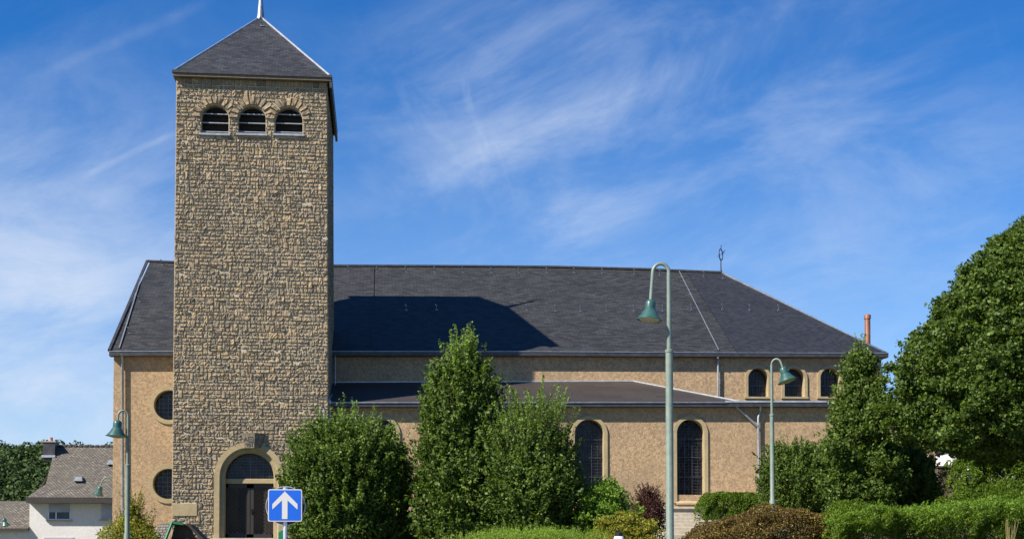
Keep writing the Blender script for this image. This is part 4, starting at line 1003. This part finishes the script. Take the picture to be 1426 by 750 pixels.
    if shoots:
        sp_, so_ = [], []
        for _ in range(shoots):
            zf = H * (shoot_top + (1 - shoot_top) * r.uniform() ** .7); t = r.uniform(0, 6.283); Rz = np.interp(zf, zs, rs) * r.uniform(.5, 1.0)
            q0 = np.array([math.cos(t) * Rz, math.sin(t) * Rz * ry, zf]); d = np.array([math.cos(t) * .35, math.sin(t) * .35, shoot_up]) + r.normal(size=3) * .12; d /= np.linalg.norm(d)
            L = shoot_len * (.3 + .7 * r.uniform() ** 2.2); m = int(L / (size * .26))
            for k in range(m):
                f_ = k / max(1, m - 1); q = q0 + d * L * f_ + np.array([d[0] * .2, d[1] * .2, 0]) * f_ ** 2 * L; a = r.uniform(0, 6.283); w = size * .55 * (1.25 - f_ * .9)
                sp_.append(q + np.array([math.cos(a) * w, math.sin(a) * w, r.uniform(-.3, .3) * size])); so_.append([math.cos(a), math.sin(a), .3])
            stems.append((q0 - d * .5, q0 + d * L))
        sp_ = np.array(sp_) + np.array(c); so_ = np.array(so_)
        if shoot_mat is None: P_.append(sp_); O_.append(so_)
        else:
            leaves_mesh('shoot_leaves', sp_, size * .85, so_, shoot_mat, parent, .6, aspect, .8)
    leaves_mesh(name, np.concatenate(P_), size, np.concatenate(O_), mt, parent, jit, aspect, upb)
    return stems
def stemsmesh(c, H, n, spread, r0, parent, name='stems', seed=1, extra=()):
    r = random.Random(seed); m = MB()
    for k in range(n):
        a = r.uniform(0, 6.283); q = V(c) + V((math.cos(a), math.sin(a), 0)) * r.uniform(0, .15); e = V((math.cos(a) * spread * r.uniform(.3, 1), math.sin(a) * spread * r.uniform(.3, 1), H * r.uniform(.7, 1)))
        m.tube([q + V((0, 0, -.2)), q + e * .3 + V((0, 0, H * .08)), q + e * .7, q + e], [r0, r0 * .7, r0 * .45, r0 * .15], 7, False)
    for a, b in extra: m.tube([V(c) + V(a), V(c) + V(b)], [r0 * .22, r0 * .08], 5, False)
    return m.build(name, M['bark'], parent, smooth=True)
def gz(x, y): return float(ground_z(x, y))
def plant(kind, cxp, y_top, Y, prof_px, n, size, mt, label, cat, seed, base=None, trunk=False, group=None, **kw):
    """prof_px: [(pixel row, half width px)] from bottom to top"""
    b = P(cxp, prof_px[0][0], Y); z0 = base if base is not None else b.z
    prof = [(max(0.0, P(cxp, yy, Y).z - z0), width(hw_, Y)) for yy, hw_ in prof_px]
    gzv = gz(b.x, Y); root = thing(kind, (b.x, Y, gzv), label, cat, group)
    kw.setdefault('shoots', 0)
    st = crown('crown' if trunk else 'foliage', (b.x, Y, z0), prof, n, size, mt, root, seed, **kw)
    H = prof[-1][0] + z0 - gzv
    stemsmesh((b.x, Y, gzv), H * .85, 1 if trunk == 'one' else 6, .12 if trunk == 'one' else max(p[1] for p in prof) * .5, .16 if trunk == 'one' else .05, root, 'trunk' if trunk else 'stems', seed, [(np.array(a) + [0, 0, z0 - gzv], np.array(b_) + [0, 0, z0 - gzv]) for a, b_ in st] if st else [])
    return root
HB = dict(shoot_mat=M['hornbeam_fresh'], jit=.75)
plant('round_bush', 484, 560, 44, [(765, 56), (745, 74), (700, 80), (650, 77), (625, 62), (610, 44), (602, 28), (596, 10)], 34000, .12, M['hornbeam'], 'broad rounded bush in front of the tower corner, right of the church door', 'bush', 21, shoots=420, shoot_len=1.15, shoot_top=.5, lump=.16, shell=.75, inner_shoots=(950, 1.1), **HB)
plant('hornbeam_tree', 642, 465, 42.5, [(765, 46), (745, 53), (700, 56), (650, 52), (600, 49), (570, 46), (550, 41), (535, 34), (520, 23), (508, 10), (500, 4)], 36000, .13, M['hornbeam'], 'tallest slender pointed tree rising past the roof eave at mid picture', 'tree', 22, trunk=True, shoots=300, shoot_len=1.35, shoot_top=.6, shoot_up=2.4, lump=.2, shell=.8, inner_shoots=(800, 1.0), clumps=(420, .38, .6), **HB)
plant('round_bush', 742, 540, 41.2, [(755, 36), (735, 52), (700, 56), (660, 53), (640, 43), (622, 32), (612, 19), (606, 8)], 20000, .11, M['hornbeam'], 'loose feathery bush with long upright shoots, right of the tallest pointed tree', 'bush', 23, shoots=420, shoot_len=2.1, shoot_top=.5, lump=.2, shell=.8, inner_shoots=(700, 1.2), shoot_up=1.3, **HB)
plant('hornbeam_tree', 1199, 472, 42, [(715, 26), (700, 41), (670, 44), (630, 44), (600, 37), (575, 28), (550, 20), (525, 13), (505, 7), (492, 3)], 32000, .12, M['hornbeam'], 'slender pointed tree covering the right end of the church below the copper flue', 'tree', 24, trunk=True, shoots=120, shoot_len=.8, shoot_top=.4, shoot_up=1.5, lump=.18, shell=.8, inner_shoots=(450, .8), clumps=(420, .36, .65), **HB)
plant('round_bush', 1262, 600, 44, [(725, 38), (700, 43), (670, 42), (645, 32), (625, 18), (612, 6)], 15000, .11, M['hornbeam'], 'medium bush between the right pointed tree and the big round tree', 'bush', 25, shoots=90, shoot_len=.5, shoot_top=.3, shell=.8, inner_shoots=(280, .8), **HB)
plant('round_bush', 1108, 615, 48, [(722, 38), (700, 47), (670, 46), (645, 40), (630, 28), (622, 10)], 14000, .095, M['hornbeam'], 'upright bush against the aisle wall behind the lamp with tilted shade', 'bush', 26, shoots=200, shoot_len=.6, shoot_top=.25, shoot_up=1.8, shell=.8, inner_shoots=(420, .9), **HB)
plant('flowering_shrub', 843, 668, 41, [(750, 44), (735, 48), (712, 47), (695, 38), (680, 24), (672, 10)], 17000, .10, M['lime_leaf'], 'light green shrub under the third arched window from the left', 'shrub', 27, shoots=80, shoot_len=.35, shoot_top=.3, lump=.28, shell=.8, clumps=(170, .26, .7))
plant('low_shrub', 872, 716, 37.5, [(765, 40), (748, 42), (735, 38), (724, 26), (718, 8)], 13000, .075, M['yellow_leaf'], 'small yellow tinged shrub in front of the light green shrub', 'shrub', 28, lump=.25, shoots=50, shoot_len=.2, shell=.8, clumps=(120, .18, .7))
plant('purple_shrub', 903, 672, 49, [(740, 20), (725, 25), (708, 24), (698, 18), (690, 11), (685, 4)], 8000, .10, M['purple_leaf'], 'dark purple leaved shrub left of the tall lamp post', 'shrub', 29, lump=.3, shell=.8, shoots=110, shoot_len=.6, aspect=.35)
plant('corner_shrub', 185, 705, 46, [(765, 26), (748, 28), (735, 22), (722, 12), (712, 6), (706, 3)], 6000, .09, M['yellow_leaf'], 'loose yellow green shrub at the left church corner behind the lamp post', 'shrub', 30, lump=.4, shell=.9, shoots=150, shoot_len=.8, shoot_top=.1, shoot_mat=M['yellow_leaf'])
plant('low_shrub', 566, 712, 47, [(765, 26), (748, 28), (735, 24), (722, 14), (714, 5)], 6000, .09, M['hornbeam_fresh'], 'small low shrub between the broad bush and the tallest pointed tree', 'shrub', 31, lump=.3, shoots=30, shoot_len=.3)

def hedge(kind, pts, Y, depth, n, size, mt, label, seed, zb=None, lump=.12, shoots=0, shoot_len=.4, shoot_mat=None, aspect=.55, jit=.8, up=1.0, upb=.35, cat='hedge', lean=0.0):
    """pts: [(px, pixel row of the top)] left to right; box-like hedge filled with leaves near its faces"""
    r = np.random.default_rng(seed); N = Noise3(seed); tops = [P(x, y, Y) for x, y in pts]
    X = np.array([t.x for t in tops]); Z = np.array([t.z for t in tops]); x0, x1 = X[0], X[-1]; mx = (x0 + x1) / 2
    root = thing(kind, (mx, Y + depth / 2, gz(mx, Y)), label, cat)
    def g(x, y): return (zb if zb is not None else ground_z(x, y) - .1)
    nf = int(n * .66); nt = n - nf
    xf = r.uniform(x0, x1, nf); uf = r.uniform(size=nf); zt = np.interp(xf, X, Z); gb = g(xf, np.full(nf, Y)); hgt = np.maximum(.3, zt - gb)
    zf = gb + hgt * uf; rd = 1.0 - .22 * np.clip((uf - .6) / .4, 0, 1) ** 2
    q = np.stack([xf, np.full(nf, Y), zf], 1); g_ = np.clip(N(q, 7.5) - .35, 0, 1.5); off = lump * N(q, 2.2) + lump * .6 * N(q, 5.5) - g_ * .34
    side = np.where(r.uniform(size=nf) < .8, -1, 1); dy = depth / 2 * rd * (1 - .35 * r.uniform(size=nf) ** 2) 
    pf = np.stack([xf, Y + depth / 2 + side * (dy + off), zf], 1); of = np.stack([np.zeros(nf), side * 1.0, np.full(nf, .3)], 1)
    xt = r.uniform(x0, x1, nt); yt = r.uniform(-1, 1, nt); zt = np.interp(xt, X, Z); q = np.stack([xt, Y + yt, zt], 1)
    pt = np.stack([xt, Y + depth / 2 + yt * depth / 2, zt - .25 * r.uniform(size=nt) ** 2 - .25 * yt ** 4 + lump * N(q, 2.0) + lump * .6 * N(q, 6)], 1); ot = np.stack([np.zeros(nt), yt * .4, np.ones(nt)], 1)
    ends = np.clip((pf[:, 0] - x0) / .3, 0, 1)
    pos = np.concatenate([pf, pt]); out = np.concatenate([of, ot])
    # rounded ends
    e = np.minimum(pos[:, 0] - x0, x1 - pos[:, 0]); k = np.clip(e / .5, 0, 1); gnd = g(pos[:, 0], pos[:, 1]); pos[:, 2] = gnd + (pos[:, 2] - gnd) * (.55 + .45 * np.sqrt(k))
    leaves_mesh('foliage', pos, size, out, mt, root, jit, aspect, upb)
    if shoots:
        sp_, so_ = [], []
        for _ in range(shoots):
            x = r.uniform(x0, x1); y = Y + depth * r.uniform(.0, .8); z = np.interp(x, X, Z) - .1 - (r.uniform() ** 2) * .5 * (y < Y + .25 * depth); L = shoot_len * r.uniform(.4, 1)
            d = np.array([lean + r.normal() * .2, -.25 + r.normal() * .2, up]); d /= np.linalg.norm(d); m = max(3, int(L / (size * .3)))
            for kk in range(m):
                f_ = kk / m; a = r.uniform(0, 6.283); w = size * .5 * (1.2 - f_)
                sp_.append(np.array([x, y, z]) + d * L * f_ + np.array([math.cos(a) * w, math.sin(a) * w, 0])); so_.append([math.cos(a), math.sin(a), .5])
        leaves_mesh('shoot_leaves', np.array(sp_), size, np.array(so_), shoot_mat or mt, root, .6, aspect, .9)
    stm = MB(); rr_ = random.Random(seed)
    for _ in range(14):
        x = rr_.uniform(x0 + .2, x1 - .2); y = Y + depth / 2; gg = float(g(x, y)) if zb is None else zb; zt_ = float(np.interp(x, X, Z)); stm.tube([(x, y, gg - .1), (x + .1, y, gg + .4), (x + rr_.uniform(-.3, .3), y, zt_ - .2)], [.03, .025, .01], 6, False)
    stm.build('stems', M['bark'], root, smooth=True); return root
hedge('box_hedge', [(979, 690), (990, 685), (1030, 684), (1070, 685)], 50, 1.6, 22000, .07, M['box_leaf'], 'clipped bright green box hedge right of the last tall arched window', 41, zb=P(1020, 723, 50).z, lump=.05)
hedge('berberis_hedge', [(955, 752), (985, 736), (1020, 722), (1060, 713), (1110, 709), (1150, 712), (1185, 722)], 33, 2.2, 60000, .055, M['brown_leaf'], 'long brown and ochre leaved hedge at the bottom, right of the tall lamp', 42, zb=1.3, lump=.10, shoots=260, shoot_len=.16)
hedge('green_hedge', [(1162, 722), (1190, 708), (1230, 704), (1262, 712), (1300, 706), (1345, 703), (1390, 697), (1440, 695), (1500, 690)], 32, 2.6, 110000, .07, M['box_leaf'], 'long bright green feathery hedge along the bottom right corner', 43, zb=1.2, lump=.2, shoots=1500, shoot_len=.38, shoot_mat=M['lime_leaf'], aspect=.35, up=.5, lean=.5)
hedge('green_hedge', [(1330, 650), (1350, 642), (1390, 640), (1430, 638), (1500, 634)], 46, 2.2, 42000, .10, M['box_leaf'], 'light green hedge in the shade under the big round tree', 44, lump=.2, shoots=200, shoot_len=.45)
hedge('conifer_hedge', [(618, 752), (660, 744), (700, 740), (750, 737), (800, 738), (850, 745)], 30, 2.0, 30000, .05, M['needle'], 'low lime green feathery hedge along the bottom edge under the pointed tree', 45, zb=.9, lump=.08, shoots=620, shoot_len=.28, up=2.0, aspect=.25)
sg_ = thing('straw_grass', (P(1405, 745, 31.5).x, 31.5, 1.2), 'tuft of dry straw coloured grass stalks in the right hedge', 'plant')
q = MB(); b0 = P(1405, 755, 31.4)
for k in range(14):
    a = random.uniform(-.35, .35); h = random.uniform(.35, .62); x = b0.x + random.uniform(-.12, .12)
    q.face([(x - .012, 31.4, b0.z - .2), (x + .012, 31.4, b0.z - .2), (x + a * h + .004, 31.4 - .1, b0.z + h), (x + a * h - .004, 31.4 - .1, b0.z + h)])
q.build('stalks', M['straw'], sg_)

# big round tree
bt = thing('round_tree', (P(1440, 640, 37).x, 37, gz(P(1440, 640, 37).x, 37)), 'big round crowned broadleaf tree filling the right edge', 'tree')
bc = P(1440, 640, 37); zb_ = P(1440, 636, 37).z
prof = [(P(1440, y, 37).z - zb_, width(w, 37)) for y, w in ((636, 60), (625, 130), (600, 172), (560, 182), (500, 172), (450, 145), (400, 113), (360, 76), (330, 42), (315, 16), (306, 4))]
st = crown('crown', (bc.x, 37, zb_), prof, 270000, .108, M['linden'], bt, 51, lump=.09, lumpf=1.0, shell=.5, clumps=(3200, .26, .66), shoots=200, shoot_len=.5, shoot_top=.1, aspect=.75)
m = MB(); gq = gz(bc.x, 37); m.tube([(bc.x, 37, gq - .2), (bc.x + .05, 37, gq + 1.2), (bc.x, 37, zb_ + 1.5), (bc.x, 37, zb_ + 4.5)], [.26, .2, .16, .05], 12, False)
for k in range(14):
    a = k * 2.4; z = zb_ + .1 + k * .28; L = 2.6 - k * .12; m.tube([(bc.x, 37, z), (bc.x + math.cos(a) * L * .5, 37 + math.sin(a) * L * .5, z + .4), (bc.x + math.cos(a) * L, 37 + math.sin(a) * L, z + 1.1)], [.07, .045, .015], 7, False)
m.build('trunk', M['bark'], bt, smooth=True)
gpp = thing('gate_pier', (P(1318, 660, 47).x, 47, 2.5), 'dark squat stone pier in deep shade under the big round tree', 'pier')
x0, x1 = P(1304, 650, 47).x, P(1336, 650, 47).x; z1 = P(1320, 648, 47).z
MB().box(x0 + .04, x1 - .04, 47, 47.7, 1.5, z1 - .08).build('shaft', M['bark'], gpp, bevel=.02); MB().box(x0, x1, 46.96, 47.74, z1 - .079, z1).build('cap', M['bark'], gpp, bevel=.02)

# white bollard and overhead wire
bl = P(862, 746, 33); wb = thing('white_bollard', (bl.x, 33, .5), 'white post with a black cap before the small yellow tinged shrub', 'bollard')
MB().lathe((bl.x, 33, 0), [(.13, .5), (.13, bl.z - .03), (.11, bl.z), (0, bl.z)], 16).build('post', M['white_plastic'], wb, smooth='auto')
MB().lathe((bl.x, 33, 0), [(.09, bl.z + .001), (.09, bl.z + .07), (.06, bl.z + .10), (0, bl.z + .11)], 14).build('cap', M['iron'], wb, smooth='auto')

# ------------------------------------------------------------------ hills with forest, far left and right
def hill(cx_, cy_, rx, ry, h):
    m = MB(); nu, nv = 40, 14; V0 = []
    for j in range(nv + 1):
        for i in range(nu):
            rr_ = 1 - j / nv; a = 2 * math.pi * i / nu; m.v.append((cx_ + rx * rr_ * math.cos(a), cy_ + ry * rr_ * math.sin(a), -2 + (h + 2) * (math.cos(rr_ * math.pi) + 1) / 2 + (0 if j == 0 else math.sin(a * 5 + j) * h * .02)))
    for j in range(nv):
        for i in range(nu):
            a = j * nu + i; b = j * nu + (i + 1) % nu; m.f.append((a, b, b + nu, a + nu)); m.m.append(0); m.uv += [(0, 0)] * 4
    return m.build('hill', M['ground'], smooth=True, kind='structure')
def hz(x, y, cx_, cy_, rx, ry, h): 
    rr_ = np.clip(np.hypot((x - cx_) / rx, (y - cy_) / ry), 0, 1); return -2 + (h + 2) * (np.cos(rr_ * np.pi) + 1) / 2
tops = []
for (cx_, cy_, rx, ry, h, n, xr0, xr1) in ((-100, 440, 190, 170, 29, 4200, -150, 30), (190, 560, 240, 180, 55, 1500, 90, 260)):
    hill(cx_, cy_, rx, ry, h); r = np.random.default_rng(5)
    x = r.uniform(xr0, xr1, n); y = cy_ - ry * r.uniform(-.15, .95, n); z = hz(x, y, cx_, cy_, rx, ry, h); k = z > -1.5
    tops.append(np.stack([x[k], y[k], z[k]], 1))
T = np.concatenate(tops); r = np.random.default_rng(6); pos = []; out = []
for (x, y, z) in T:
    Rr = r.uniform(1.8, 3.6); Hh = Rr * r.uniform(.9, 1.6); m = 190
    u = r.normal(size=(m, 3)); u /= np.linalg.norm(u, axis=1)[:, None]; u[:, 2] = np.abs(u[:, 2]) * 1.0 - .15
    f = r.uniform(.82, 1.05, m)[:, None]; pos.append(np.array([x, y, z + Hh * .6]) + u * f * np.array([Rr, Rr, Hh])); out.append(u)
fo = leaves_mesh('forest', np.concatenate(pos), .85, np.concatenate(out), M['forest'], None, .45, .9, .2); fo['kind'] = 'stuff'
